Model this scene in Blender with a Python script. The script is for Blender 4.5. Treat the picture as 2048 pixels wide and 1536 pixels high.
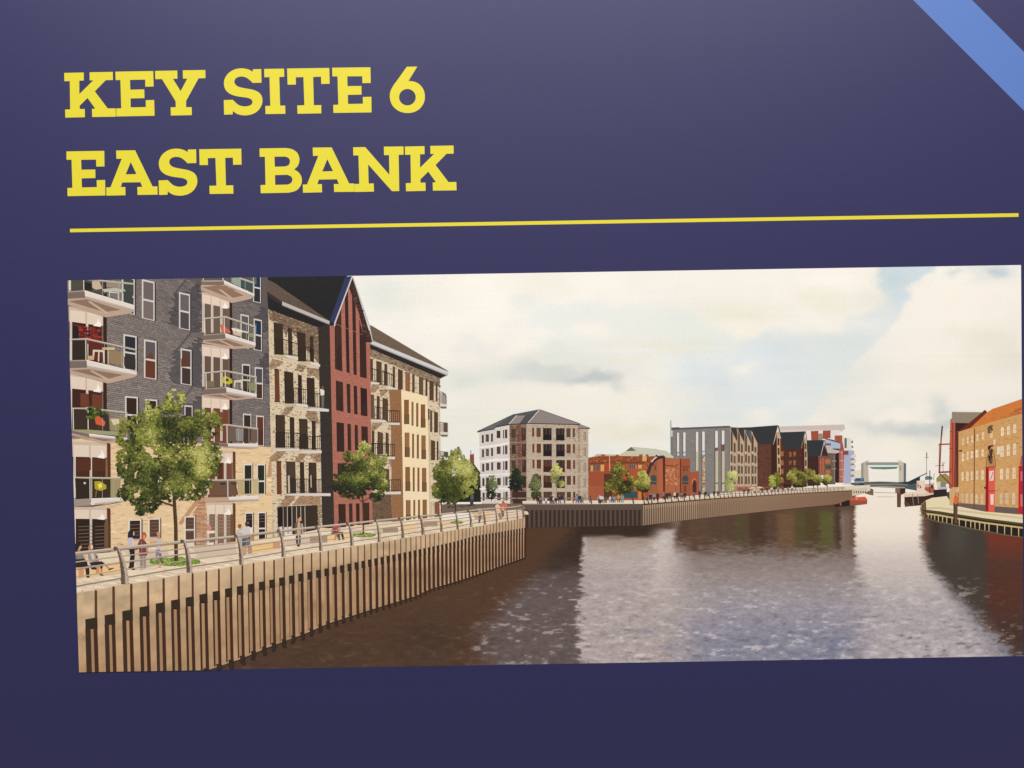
# Printed exhibition board: navy panel, yellow headings, one wide printed riverside picture.
import bpy, math
import numpy as np
from mathutils import Matrix, Vector
from mathutils.geometry import tessellate_polygon

for o in list(bpy.data.objects):
    bpy.data.objects.remove(o)
scene = bpy.context.scene
COL = scene.collection

# ------------------------------------------------------------------ camera
CAM = np.array([-0.0702606, 0.2045128, 1.6050491])          # board axes: right, up, out of the board
RX, RY, RZ = -0.0201739, -0.0009443, -0.0169373
BOARD_Z = 1.45                                              # height of the picture's centre above the floor
cam = bpy.data.cameras.new('camera')
cam.sensor_width = 36.0
cam.lens = 36.0 * 1607.0 / 2048.0
cam.clip_start = 0.05
cam.clip_end = 50
cam_ob = bpy.data.objects.new('camera', cam)
COL.objects.link(cam_ob)
ROT = (Matrix.Rotation(RZ, 3, 'Z') @ Matrix.Rotation(RY, 3, 'Y') @ Matrix.Rotation(RX, 3, 'X'))
TO_WORLD = Matrix(((1, 0, 0), (0, 0, -1), (0, 1, 0)))
cam_ob.matrix_world = Matrix.Translation((CAM[0], -CAM[2], CAM[1] + BOARD_Z)) @ (TO_WORLD @ ROT).to_4x4()
scene.camera = cam_ob

# ------------------------------------------------------------------ light: a room with ceiling lamps
world = bpy.data.worlds.new('World')
scene.world = world
world.use_nodes = True
world.node_tree.nodes['Background'].inputs[0].default_value = (1.0, 0.97, 0.95, 1)
world.node_tree.nodes['Background'].inputs[1].default_value = 0.37


def lamp(name, loc, target, sx, sy, power, colour):
    l = bpy.data.lights.new(name, 'AREA')
    l.shape = 'RECTANGLE'
    l.size, l.size_y = sx, sy
    l.energy = power
    l.color = colour
    o = bpy.data.objects.new(name, l)
    COL.objects.link(o)
    o.location = loc
    d = Vector(target) - Vector(loc)
    o.rotation_euler = d.to_track_quat('-Z', 'Y').to_euler()
    return o


lamp('ceiling_lamp', (0.05, -2.2, 4.7), (0.0, 0, 1.5), 5.0, 0.9, 240, (0.97, 0.97, 1.0))
vs = scene.view_settings
vs.view_transform = 'Standard'
vs.look = 'None'
vs.exposure = 0
vs.gamma = 1
vs.use_curve_mapping = False
scene.cycles.use_denoising = False
scene.cycles.max_bounces = 4

# ------------------------------------------------------------------ tracing sheet -> board
RM = np.array(ROT)


def board_xy(p):
    """points of the tracing sheet (2048 x 1536 units) -> metres on the board plane (right, up)"""
    p = np.asarray(p, float)
    d = np.stack([(p[:, 0] - 1024) / 1607.0, -(p[:, 1] - 768) / 1607.0, -np.ones(len(p))], 1) @ RM.T
    t = -CAM[2] / d[:, 2]
    return CAM[0] + d[:, 0] * t, CAM[1] + d[:, 1] * t


def lin(c):
    c = np.asarray(c, float) / 255.0
    return np.where(c <= 0.04045, c / 12.92, ((c + 0.055) / 1.055) ** 2.4)


def ink(c, y=640.0):
    """ink reflectance from the tone read off the print: take out the sheen and the lamp's fall-off"""
    y = np.asarray(y, float)
    fall = np.clip((y - 640.0) / 600.0, -0.95, 1.2)
    e = 1.03 - 0.14 * fall
    v = 0.024 - 0.014 * fall
    if y.ndim:
        e, v = e[:, None], v[:, None]
    return np.clip((lin(c) - v) / (1.05 * e), 0.002, 0.93)


LAYER, BUMP = 1.2e-4, 0.8e-6   # print thickness: every layer of ink lies a hair above the last


def mat_ink(name, rough, spec, grain=0.05, attr=True, colour=None):
    m = bpy.data.materials.new(name)
    m.use_nodes = True
    nt = m.node_tree
    b = nt.nodes['Principled BSDF']
    b.inputs['Roughness'].default_value = rough
    b.inputs['Specular IOR Level'].default_value = spec
    if attr:
        a = nt.nodes.new('ShaderNodeAttribute')
        a.attribute_name = 'ink'
        src = a.outputs['Color']
    else:
        a = nt.nodes.new('ShaderNodeRGB')
        a.outputs[0].default_value = (*[float(v) for v in colour], 1)
        src = a.outputs[0]
    tc = nt.nodes.new('ShaderNodeTexCoord')
    # fine printing grain and the faint bands left by the print head
    no = nt.nodes.new('ShaderNodeTexNoise')
    no.inputs['Scale'].default_value = 420
    no.inputs['Detail'].default_value = 3
    mp = nt.nodes.new('ShaderNodeMapping')
    mp.inputs['Scale'].default_value = (0.35, 1, 1.3)
    nt.links.new(tc.outputs['Object'], mp.inputs['Vector'])
    nt.links.new(mp.outputs['Vector'], no.inputs['Vector'])
    n2 = nt.nodes.new('ShaderNodeTexNoise')
    n2.inputs['Scale'].default_value = 60
    n2.inputs['Detail'].default_value = 2
    m2 = nt.nodes.new('ShaderNodeMapping')
    m2.inputs['Scale'].default_value = (0.02, 1, 2.2)
    nt.links.new(tc.outputs['Object'], m2.inputs['Vector'])
    nt.links.new(m2.outputs['Vector'], n2.inputs['Vector'])
    ad = nt.nodes.new('ShaderNodeMath')
    ad.operation = 'MULTIPLY_ADD'
    ad.inputs[1].default_value = 0.4
    nt.links.new(n2.outputs['Fac'], ad.inputs[0])
    nt.links.new(no.outputs['Fac'], ad.inputs[2])
    mr = nt.nodes.new('ShaderNodeMapRange')
    mr.inputs['From Min'].default_value = 0.4
    mr.inputs['From Max'].default_value = 1.0
    mr.inputs['To Min'].default_value = 1 - grain
    mr.inputs['To Max'].default_value = 1 + grain
    nt.links.new(ad.outputs[0], mr.inputs['Value'])
    mx = nt.nodes.new('ShaderNodeVectorMath')
    mx.operation = 'SCALE'
    nt.links.new(src, mx.inputs[0])
    nt.links.new(mr.outputs[0], mx.inputs['Scale'])
    nt.links.new(mx.outputs[0], b.inputs['Base Color'])
    bp = nt.nodes.new('ShaderNodeBump')
    bp.inputs['Strength'].default_value = 0.25
    bp.inputs['Distance'].default_value = 0.0004
    nt.links.new(no.outputs['Fac'], bp.inputs['Height'])
    nt.links.new(bp.outputs['Normal'], b.inputs['Normal'])
    return m


ROUGH, SPEC = 0.5, 0.4
M_INK = mat_ink('printed_ink', ROUGH, SPEC, 0.045)

# corners of the picture on the sheet
PIC = [(135, 561), (2042, 530), (2047, 1312), (159, 1344)]


def clip(pts, cols):
    for i in range(4):
        (ax, ay), (bx, by) = PIC[i], PIC[(i + 1) % 4]
        side = [(bx - ax) * (y - ay) - (by - ay) * (x - ax) for x, y in pts]
        if min(side) >= 0:
            continue
        op, oc = [], []
        n = len(pts)
        for j in range(n):
            k = (j + 1) % n
            if side[j] >= 0:
                op.append(pts[j]); oc.append(cols[j])
            if (side[j] >= 0) != (side[k] >= 0):
                t = side[j] / (side[j] - side[k])
                op.append((pts[j][0] + (pts[k][0] - pts[j][0]) * t, pts[j][1] + (pts[k][1] - pts[j][1]) * t))
                oc.append(cols[j] + (cols[k] - cols[j]) * t)
        pts, cols = op, oc
        if len(pts) < 3:
            return [], []
    return pts, cols


R = np.random.default_rng(7)


def empty(name, parent=None):
    o = bpy.data.objects.new(name, None)
    COL.objects.link(o)
    o.parent = parent
    return o


def mesh_object(name, verts, faces, cols, mat, parent=None, label=None):
    me = bpy.data.meshes.new(name)
    me.from_pydata(verts, [], faces)
    if cols is not None:
        at = me.color_attributes.new('ink', 'FLOAT_COLOR', 'POINT')
        at.data.foreach_set('color', np.c_[np.asarray(cols, float), np.ones(len(verts))].astype(np.float32).ravel())
    me.materials.append(mat)
    o = bpy.data.objects.new(name, me)
    COL.objects.link(o)
    if parent:
        o.parent = parent
    if label:
        o['label'] = label
    return o


class Part:
    """one flat printed shape: coloured polygons laid on the board in painter's order"""

    def __init__(s, name, layer, label=None, parent=None):
        s.name, s.label, s.parent = name, label, parent
        s.h = layer * LAYER
        s.V, s.F, s.C, s.H = [], [], [], []
        s.fr = (0.0, 0.0, 1.0)
        s.clipped = True

    def at(s, f):
        s.fr = f
        return s

    def up(s, n=1):
        s.h += BUMP * n
        return s

    def _px(s, pts):
        ox, oy, k = s.fr
        return [(ox + x / k, oy + y / k) for x, y in pts]

    def add(s, pts, col, cols=None, dh=None):
        p = s._px(pts)
        c = [np.asarray(v, float) for v in cols] if cols is not None else [np.asarray(col, float)] * len(p)
        if s.clipped:
            p, c = clip(p, c)
        if len(p) < 3:
            return
        b = len(s.V)
        s.V += p
        s.C += c
        s.H += [s.h] * len(p) if dh is None else [s.h + (dh if np.isscalar(dh) else dh[i % len(dh)]) for i in range(len(p))]
        s.F.append(tuple(range(b, b + len(p))))

    def poly(s, pts, col, cols=None):
        s.up()
        s.add(pts, col, cols)
        return s

    def polys(s, lst, col, jit=0):
        s.up()
        for p in lst:
            s.add(p, np.asarray(col, float) + (R.normal(0, jit) if jit else 0))
        return s

    def rect(s, x0, y0, x1, y1, col):
        return s.poly([(x0, y0), (x1, y0), (x1, y1), (x0, y1)], col)

    def rects(s, lst, col, jit=0):
        return s.polys([[(a, b), (c, b), (c, d), (a, d)] for a, b, c, d in lst], col, jit)

    def line(s, pts, w, col, w2=None, bump=True):
        if bump:
            s.up()
        pts = [np.array(p, float) for p in pts]
        n = len(pts)
        w2 = w if w2 is None else w2
        L, Rr = [], []
        for i in range(n):
            a, b = pts[max(i - 1, 0)], pts[min(i + 1, n - 1)]
            d = (b - a) / (np.linalg.norm(b - a) + 1e-9)
            nn = np.array([-d[1], d[0]]) * (w + (w2 - w) * i / max(n - 1, 1)) / 2
            L.append(tuple(pts[i] + nn)); Rr.append(tuple(pts[i] - nn))
        for i in range(n - 1):
            s.add([L[i], L[i + 1], Rr[i + 1], Rr[i]], col)
        return s

    def lines(s, lst, w, col):
        s.up()
        for p in lst:
            s.line(p, w, col, bump=False)
        return s

    def ell(s, cx, cy, rx, ry, col, n=14, rag=0.0):
        a = np.linspace(0, 2 * np.pi, n, endpoint=False)
        k = 1 + (R.uniform(-rag, rag, n) if rag else 0)
        return s.poly([(cx + rx * math.cos(t) * q, cy + ry * math.sin(t) * q) for t, q in zip(a, np.ones(n) * k)], col)

    def speck(s, pts_fn, n, size, cols, levels=24, aspect=0.5, slope=0.0):
        """n small patches at pts_fn() in the part's frame; each a slightly tilted flake so none shares a plane"""
        s.up()
        for i in range(n):
            q = pts_fn()
            if q is None:
                continue
            x, y = q[0], q[1]
            c = cols(x, y) if callable(cols) else np.asarray(cols[R.integers(len(cols))], float) + R.normal(0, 5)
            w = size * R.uniform(0.6, 1.4)
            h = w * aspect * R.uniform(0.7, 1.3)
            sl = slope(x, y) if callable(slope) else slope
            tl = ((i * 0.6180339) % 1.0) * levels * BUMP
            s.add([(x - w, y - h - sl * w), (x + w, y - h + sl * w), (x + w, y + h + sl * w), (x - w, y + h - sl * w)], c, dh=tl)
        s.up(levels)
        return s

    def build(s, mat=None):
        V = np.array(s.V, float)
        X, Z = board_xy(V)
        H = np.array(s.H)
        C = ink(np.clip(np.array(s.C), 0, 255), V[:, 1])
        verts = np.stack([X, -H, Z + BOARD_Z], 1)
        # face the room
        faces = []
        for f in s.F:
            p = verts[list(f)]
            a = 0.0
            for i in range(len(f)):
                x0, z0 = p[i][0], p[i][2]
                x1, z1 = p[(i + 1) % len(f)][0], p[(i + 1) % len(f)][2]
                a += x0 * z1 - x1 * z0
            faces.append(f if a > 0 else f[::-1])
        return mesh_object(s.name, verts.tolist(), faces, C, mat or M_INK, s.parent, s.label)


def quadmap(tl, tr, br, bl):
    """unit square -> quadrilateral, in perspective"""
    A, b = [], []
    for (u, v), (x, y) in zip([(0, 0), (1, 0), (1, 1), (0, 1)], [tl, tr, br, bl]):
        A.append([u, v, 1, 0, 0, 0, -u * x, -v * x]); b.append(x)
        A.append([0, 0, 0, u, v, 1, -u * y, -v * y]); b.append(y)
    h = np.linalg.solve(np.array(A, float), np.array(b, float))
    return lambda u, v: ((h[0] * u + h[1] * v + h[2]) / (h[6] * u + h[7] * v + 1),
                         (h[3] * u + h[4] * v + h[5]) / (h[6] * u + h[7] * v + 1))


def inside(p, poly):
    x, y = p
    r = False
    j = len(poly) - 1
    for i in range(len(poly)):
        xi, yi = poly[i]; xj, yj = poly[j]
        if (yi > y) != (yj > y) and x < (xj - xi) * (y - yi) / (yj - yi) + xi:
            r = not r
        j = i
    return r


def in_poly(poly):
    xs = [p[0] for p in poly]; ys = [p[1] for p in poly]

    def f():
        for _ in range(20):
            p = (R.uniform(min(xs), max(xs)), R.uniform(min(ys), max(ys)))
            if inside(p, poly):
                return p
        return None
    return f


_perm = np.random.default_rng(3).random((512, 512))


def vnoise(x, y):
    xi = np.floor(x).astype(int); yi = np.floor(y).astype(int)
    fx = x - xi; fy = y - yi
    fx = fx * fx * (3 - 2 * fx); fy = fy * fy * (3 - 2 * fy)
    g = lambda a, b: _perm[a % 512, b % 512]
    return (g(xi, yi) * (1 - fx) + g(xi + 1, yi) * fx) * (1 - fy) + (g(xi, yi + 1) * (1 - fx) + g(xi + 1, yi + 1) * fx) * fy


def fbm(x, y, n=4):
    r = 0; a = 0.5; t = 0
    for i in range(n):
        r = r + a * vnoise(x + 37.3 * i, y + 11.7 * i); t += a
        x, y, a = x * 2.03, y * 2.03, a * 0.5
    return r / t - 0.5


def grid_part(name, layer, x0, x1, ytop, ybot, nx, ny, fn, label, parent):
    """a smoothly toned patch of print; ytop / ybot give the edges at each x"""
    u = np.linspace(0, 1, nx); v = np.linspace(0, 1, ny)
    U, Vv = np.meshgrid(u, v)
    X = x0(Vv) + (x1(Vv) - x0(Vv)) * U if callable(x0) else x0 + (x1 - x0) * U
    Y = ytop(X) + (ybot(X) - ytop(X)) * Vv
    C = fn(X, Y).reshape(-1, 3)
    P = np.stack([X.ravel(), Y.ravel()], 1)
    bx, bz = board_xy(P)
    verts = np.stack([bx, np.full(len(bx), -layer * LAYER), bz + BOARD_Z], 1).astype(np.float32)
    i = np.arange(nx * ny).reshape(ny, nx)
    q = np.stack([i[1:, :-1], i[1:, 1:], i[:-1, 1:], i[:-1, :-1]], -1).reshape(-1, 4)
    me = bpy.data.meshes.new(name)
    me.vertices.add(len(verts)); me.vertices.foreach_set('co', verts.ravel())
    me.loops.add(q.size); me.loops.foreach_set('vertex_index', q.ravel().astype(np.int32))
    me.polygons.add(len(q)); me.polygons.foreach_set('loop_start', (np.arange(len(q)) * 4).astype(np.int32))
    me.update(calc_edges=True)
    at = me.color_attributes.new('ink', 'FLOAT_COLOR', 'POINT')
    at.data.foreach_set('color', np.c_[ink(np.clip(C, 0, 255), Y.ravel()), np.ones(len(C))].astype(np.float32).ravel())
    me.materials.append(M_INK)
    o = bpy.data.objects.new(name, me)
    COL.objects.link(o)
    o.parent = parent
    o['label'] = label
    return o


# ------------------------------------------------------------------ the board
board = empty('display_board')
board['label'] = 'navy blue printed exhibition board with yellow heading and a wide picture of a riverside'
board['category'] = 'display board'
NAVY = (0.0198, 0.0184, 0.076)
M_NAVY = mat_ink('navy_print', ROUGH, SPEC, 0.09, attr=False, colour=NAVY)
(cx0, cx1), (cz0, cz1) = board_xy([(-420, 900), (2520, 900)])[0], board_xy([(1000, 1980), (1000, -420)])[1]
T = 0.012
bv = [(x, y, z + BOARD_Z) for y in (0, T) for x, z in ((cx0, cz0), (cx1, cz0), (cx1, cz1), (cx0, cz1))]
mesh_object('panel', bv, [(0, 1, 2, 3), (7, 6, 5, 4), (0, 4, 5, 1), (1, 5, 6, 2), (2, 6, 7, 3), (3, 7, 4, 0)], None, M_NAVY, board)

YEL = (229, 214, 66)


def flat(name, layer, outline, holes, col, frame, parent, label=None):
    ox, oy, k = frame
    loops = [[(ox + x / k, oy + y / k) for x, y in lp] for lp in [outline] + holes]
    tri = tessellate_polygon([[Vector((x, y, 0)) for x, y in lp] for lp in loops])
    P = np.array([p for lp in loops for p in lp], float)
    X, Z = board_xy(P)
    v = np.stack([X, np.full(len(X), -layer * LAYER), Z + BOARD_Z], 1)
    fs = []
    for a, b, c in tri:
        ar = (X[b] - X[a]) * (Z[c] - Z[a]) - (X[c] - X[a]) * (Z[b] - Z[a])
        fs.append((a, b, c) if ar > 0 else (a, c, b))
    return mesh_object(name, v.tolist(), fs, ink(np.array([col] * len(v), float), P[:, 1]), M_INK, parent, label)


def curve(pts, n=4):
    """smooth a run of points (Catmull-Rom)"""
    P = [np.array(p, float) for p in pts]
    out = []
    for i in range(len(P) - 1):
        a, b, c, d = P[max(i - 1, 0)], P[i], P[i + 1], P[min(i + 2, len(P) - 1)]
        for t in np.arange(n) / n:
            out.append(tuple(0.5 * (2 * b + (c - a) * t + (2 * a - 5 * b + 4 * c - d) * t * t + (3 * b - a - 3 * c + d) * t ** 3)))
    return out + [tuple(P[-1])]


ZA, ZB = (110, 110, 4.8), (500, 110, 4.8)
off = lambda pts, dx, dy: [(x + dx, y + dy) for x, y in pts]
gK = [(88, 172), (276, 168), (277, 245), (233, 246), (234, 375), (368, 243), (333, 243), (332, 166), (555, 162), (556, 240), (488, 241), (382, 349), (506, 513), (582, 512), (584, 592), (357, 595), (355, 517), (387, 515), (312, 412), (237, 487), (238, 519), (286, 518), (287, 597), (99, 601), (97, 524), (146, 522), (142, 250), (90, 252)]
gE = [(580, 160), (943, 154), (947, 302), (867, 304), (866, 236), (720, 239), (723, 333), (857, 330), (859, 414), (725, 417), (727, 503), (872, 500), (871, 434), (952, 432), (956, 583), (589, 590), (588, 514), (636, 512), (628, 240), (582, 241)]
gY = [(961, 153), (1174, 149), (1175, 228), (1133, 229), (1206, 347), (1270, 227), (1229, 227), (1227, 147), (1443, 144), (1445, 222), (1378, 224), (1258, 442), (1259, 501), (1312, 500), (1314, 577), (1113, 581), (1110, 503), (1160, 501), (1158, 444), (1027, 231), (963, 232)]
gS = curve([(1899, 162), (1855, 138), (1790, 128), (1720, 140), (1660, 180), (1627, 235), (1623, 290), (1642, 340), (1690, 378), (1760, 398), (1845, 410), (1885, 427), (1896, 455), (1875, 483), (1822, 494), (1765, 481), (1724, 447), (1707, 430)]) + [(1620, 433), (1624, 573), (1706, 570)] + curve([(1707, 537), (1742, 562), (1790, 577), (1850, 578), (1912, 560), (1962, 520), (1990, 460), (1986, 400), (1957, 360), (1900, 334), (1800, 315), (1748, 298), (1722, 262), (1736, 224), (1780, 207), (1830, 214), (1870, 241), (1897, 268)]) + [(1982, 266), (1980, 135), (1900, 137)]
gI = [(136, 134), (327, 131), (329, 209), (281, 211), (289, 486), (338, 485), (340, 564), (149, 567), (147, 489), (195, 488), (187, 212), (138, 214)]
gT = [(356, 130), (761, 124), (765, 276), (684, 278), (682, 208), (606, 211), (613, 482), (684, 481), (685, 560), (456, 564), (454, 484), (522, 482), (513, 212), (439, 214), (441, 284), (361, 285)]
gE2 = [(789, 122), (1156, 118), (1159, 268), (1080, 270), (1077, 204), (934, 205), (936, 299), (1069, 297), (1071, 380), (939, 383), (941, 470), (1084, 468), (1083, 403), (1165, 401), (1167, 551), (801, 556), (799, 479), (848, 477), (840, 205), (791, 206)]
g6 = [(1505, 113), (1606, 111)] + curve([(1522, 248), (1590, 260), (1640, 295), (1670, 345), (1679, 402), (1668, 460), (1630, 515), (1575, 547), (1510, 557), (1445, 545), (1390, 510), (1355, 460), (1342, 400), (1350, 345), (1378, 290), (1402, 258)])
h6 = [(1511 + 80 * math.cos(t), 405 + 79 * math.sin(t)) for t in np.linspace(0, 6.283, 40, endpoint=False)]
gE3 = [(110, 926), (473, 920), (475, 1070), (397, 1071), (394, 1004), (251, 1006), (254, 1101), (387, 1099), (388, 1181), (256, 1184), (259, 1272), (402, 1268), (400, 1202), (481, 1200), (484, 1348), (121, 1355), (119, 1277), (167, 1275), (159, 1005), (111, 1006)]
gA = [(587, 917), (769, 915), (937, 1262), (983, 1261), (985, 1341), (793, 1343), (790, 1267), (838, 1266), (820, 1221), (646, 1224), (631, 1268), (675, 1267), (677, 1346), (494, 1350), (492, 1272), (533, 1270), (641, 995), (590, 997)]
hA = [(727, 1028), (782, 1143), (679, 1146)]
gT2 = [(1385, 905), (1788, 899), (1791, 1052), (1710, 1054), (1708, 985), (1634, 987), (1641, 1252), (1711, 1251), (1713, 1331), (1485, 1334), (1482, 1256), (1550, 1254), (1540, 988), (1467, 990), (1469, 1056), (1388, 1057)]
gB = [(92, 897), (335, 893)] + curve([(340, 893), (400, 903), (450, 935), (473, 985), (472, 1030), (455, 1070), (425, 1097)]) + curve([(426, 1099), (465, 1125), (492, 1165), (498, 1215), (480, 1265), (440, 1303), (370, 1322)]) + [(103, 1327), (101, 1249), (149, 1247), (143, 976), (93, 978)]
hB1 = [(235, 976), (330, 975)] + curve([(340, 976), (372, 990), (384, 1022), (372, 1055), (340, 1070)]) + [(238, 1073)]
hB2 = [(240, 1153), (350, 1150)] + curve([(360, 1151), (395, 1167), (407, 1197), (395, 1228), (360, 1244)]) + [(242, 1247)]
gN = [(990, 886), (1106, 884), (1338, 1150), (1335, 960), (1287, 961), (1285, 880), (1473, 878), (1475, 957), (1427, 958), (1433, 1306), (1363, 1307), (1134, 1050), (1139, 1234), (1188, 1233), (1190, 1311), (1002, 1315), (1000, 1239), (1049, 1237), (1041, 963), (992, 965)]
head = empty('heading_line', board)
head['label'] = 'upper yellow slab serif heading reading KEY SITE 6'
for g, hs, fr, ch in [(gK, [], ZA, 'K'), (gE, [], ZA, 'E'), (gY, [], ZA, 'Y'), (gS, [], ZA, 'S'), (gI, [], ZB, 'I'), (gT, [], ZB, 'T'), (gE2, [], ZB, 'E'), (g6, [h6], ZB, '6')]:
    flat('digit' if ch == '6' else 'letter', 0.5, g, hs, YEL, fr, head, f'yellow {"numeral" if ch == "6" else "letter"} {ch} in the upper heading')
head = empty('heading_line', board)
head['label'] = 'lower yellow slab serif heading reading EAST BANK'
for g, hs, fr, ch in [(gE3, [], ZA, 'E'), (gA, [hA], ZA, 'A'), (off(gS, -625, 771), [], ZA, 'S'), (gT2, [], ZA, 'T'), (gB, [hB1, hB2], ZB, 'B'), (off(gA, 15, -28), [off(hA, 15, -28)], ZB, 'A'), (gN, [], ZB, 'N'), (off(gK, 1399, 707), [], ZB, 'K')]:
    flat('letter', 0.5, g, hs, YEL, fr, head, f'yellow letter {ch} in the lower heading')
flat('rule_line', 0.5, [(140, 457.6), (2037, 426.4), (2037, 433.6), (140, 464.6)], [], (228, 212, 66), (0, 0, 1), board, 'thin yellow line under the headings')
flat('corner_stripe', 0.5, [(1706, -120), (1824, -120), (2268, 324), (2268, 441)], [], (98, 128, 188), (0, 0, 1), board, 'light blue diagonal stripe across the top right corner')

# ------------------------------------------------------------------ the printed picture
picture = empty('picture_print', board)
picture['label'] = 'wide printed picture of brick apartment blocks along a river'
Z1, Z2, Z3 = (130, 540, 4.8), (130, 840, 4.8), (130, 1060, 4.8)
Z4, Z5, Z6 = (510, 540, 4.8), (510, 840, 4.8), (510, 1060, 4.8)
Z7, Z8, Z9 = (830, 740, 4.8), (1150, 800, 6.294), (1400, 800, 6.294)
Z10, Z11 = (1660, 800, 6.4), (1760, 780, 4.799)
Z12, Z13, Z14 = (850, 960, 4.8), (1180, 960, 3.657), (1600, 1000, 4.388)
ZP1, ZP2, ZP3, ZP4, ZP5 = (140, 1040, 10.97), (240, 1040, 12.8), (450, 1020, 12.05), (620, 1000, 11.38), (860, 970, 9.31)
ZC1, ZC2 = (1050, 950, 7.585), (1300, 950, 7.877)
ONE = (0, 0, 1)


def sstep(a, b, x):
    t = np.clip((x - a) / (b - a), 0, 1)
    return t * t * (3 - 2 * t)


def sky_fn(X, Y):
    wx = X + 34 * fbm(X / 60, Y / 40, 5) * 2
    wy = Y + 20 * fbm(X / 50 + 50, Y / 34 + 9, 5) * 2
    base = np.array([245, 239, 226.0])
    low = np.array([239, 233, 218.0])
    t = sstep(640, 900, Y)[..., None]
    C = base * (1 - t) + low * t
    # the open gap of pale blue between the upper cloud and the bank on the right
    up_edge = np.interp(wx, [1300, 1345, 1400, 1500, 1560, 1640, 1700, 1760, 1800], [600, 608, 645, 676, 655, 672, 640, 600, 560])
    bank = np.interp(wy, [530, 560, 600, 640, 690, 720, 760, 800, 850, 900], [1868, 1842, 1822, 1796, 1764, 1712, 1690, 1655, 1622, 1600])
    gap = sstep(up_edge - 10, up_edge + 16, wy) * sstep(bank + 8, bank - 14, wx) * sstep(1240, 1420, wx) * sstep(960, 760, wy)
    gap2 = sstep(bank + 8, bank - 14, wx) * sstep(1755, 1790, wx) * sstep(640, 600, wy)
    patch = .75 + .5 * fbm(X / 90 + 7, Y / 45, 4)
    C = C + (gap * patch)[..., None] * (np.array([216, 226, 227.0]) - C)
    C = C + (gap2 * .9)[..., None] * (np.array([205, 219, 223.0]) - C)
    lft = sstep(.02, .22, fbm(X / 150 + 21, Y / 70 + 4, 5)) * sstep(1420, 1200, X)
    C = C + (lft * .55)[..., None] * (np.array([226, 231, 226.0]) - C)
    C = C + (fbm(X / 120, Y / 70, 5) * 12)[..., None] * np.array([1, 1, 0.8])
    for cx, cy, rx, ry, col, k in [
            (1800, 556, 34, 22, (192, 210, 218), .9), (1985, 545, 32, 16, (186, 204, 216), 1.0), (1915, 538, 18, 8, (205, 215, 220), .8),
            (1690, 676, 70, 20, (210, 221, 224), .7), (1380, 650, 90, 50, (222, 228, 222), .6), (1700, 760, 90, 60, (216, 224, 224), .7),
            (1100, 735, 70, 22, (203, 210, 210), .95), (1180, 757, 65, 14, (188, 198, 202), 1.1), (1065, 745, 60, 16, (206, 214, 214), .8), (1115, 705, 40, 16, (218, 224, 220), .8),
            (930, 762, 70, 22, (212, 220, 216), .9), (905, 850, 80, 40, (220, 226, 220), .7), (770, 590, 60, 34, (216, 224, 222), .8), (840, 600, 80, 30, (228, 231, 222), .5), (1080, 575, 60, 20, (230, 232, 222), .5),
            (1450, 575, 60, 18, (230, 233, 224), .5), (1490, 630, 60, 26, (224, 226, 212), .75), (1640, 600, 60, 22, (228, 228, 213), .6), (1740, 600, 35, 24, (222, 224, 214), .6), (1330, 690, 130, 12, (226, 225, 210), .5), (1250, 725, 60, 9, (224, 224, 210), .5),
            (1850, 852, 80, 17, (192, 201, 206), 1.1), (1790, 845, 60, 12, (205, 211, 212), .8), (1880, 815, 22, 26, (204, 212, 214), .8), (1900, 880, 70, 20, (224, 222, 210), .5),
            (1960, 680, 70, 34, (224, 222, 210), .6), (2020, 720, 40, 30, (220, 219, 210), .5), (1900, 740, 120, 25, (228, 225, 212), .4), (1780, 800, 30, 22, (218, 223, 220), .6),
            (1000, 850, 130, 30, (226, 229, 220), .5), (1300, 800, 140, 25, (228, 230, 220), .4), (1230, 860, 70, 14, (222, 222, 208), .5), (1290, 870, 50, 10, (220, 219, 206), .5)]:
        d = ((wx - cx) / rx) ** 2 + ((wy - cy) / ry) ** 2
        w = (k * np.exp(-d * 0.9) * 1.15).clip(0, 1)[..., None]
        C = C * (1 - w) + (np.array(col, float) + np.array([7, 3, -5])) * w
    # bright rims of the cumulus at the right
    for cx, cy, rx, ry, k in [(1905, 600, 70, 45, .9), (1850, 700, 60, 45, .7), (1780, 780, 70, 36, .6), (1800, 828, 40, 14, .9), (1850, 838, 26, 9, .8), (1500, 660, 90, 20, .5), (1490, 742, 26, 14, .8), (1530, 835, 30, 12, .6), (1740, 560, 28, 30, .7), (1980, 585, 50, 30, .8), (1700, 650, 60, 14, .5)]:
        d = ((wx - cx) / rx) ** 2 + ((wy - cy) / ry) ** 2
        w = (k * np.exp(-d * 1.1)).clip(0, 1)[..., None]
        C = C * (1 - w) + np.array([247, 239, 224.0]) * w
    return C


grid_part('printed_sky', 0.4, lambda v: 135 + 13.5 * v, lambda v: 2042 + 3 * v, lambda X: 561 - 31 * (X - 135) / 1907, lambda X: X * 0 + 1000, 640, 150, sky_fn,
          'pale blue printed sky with cream cumulus clouds', picture)


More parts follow.
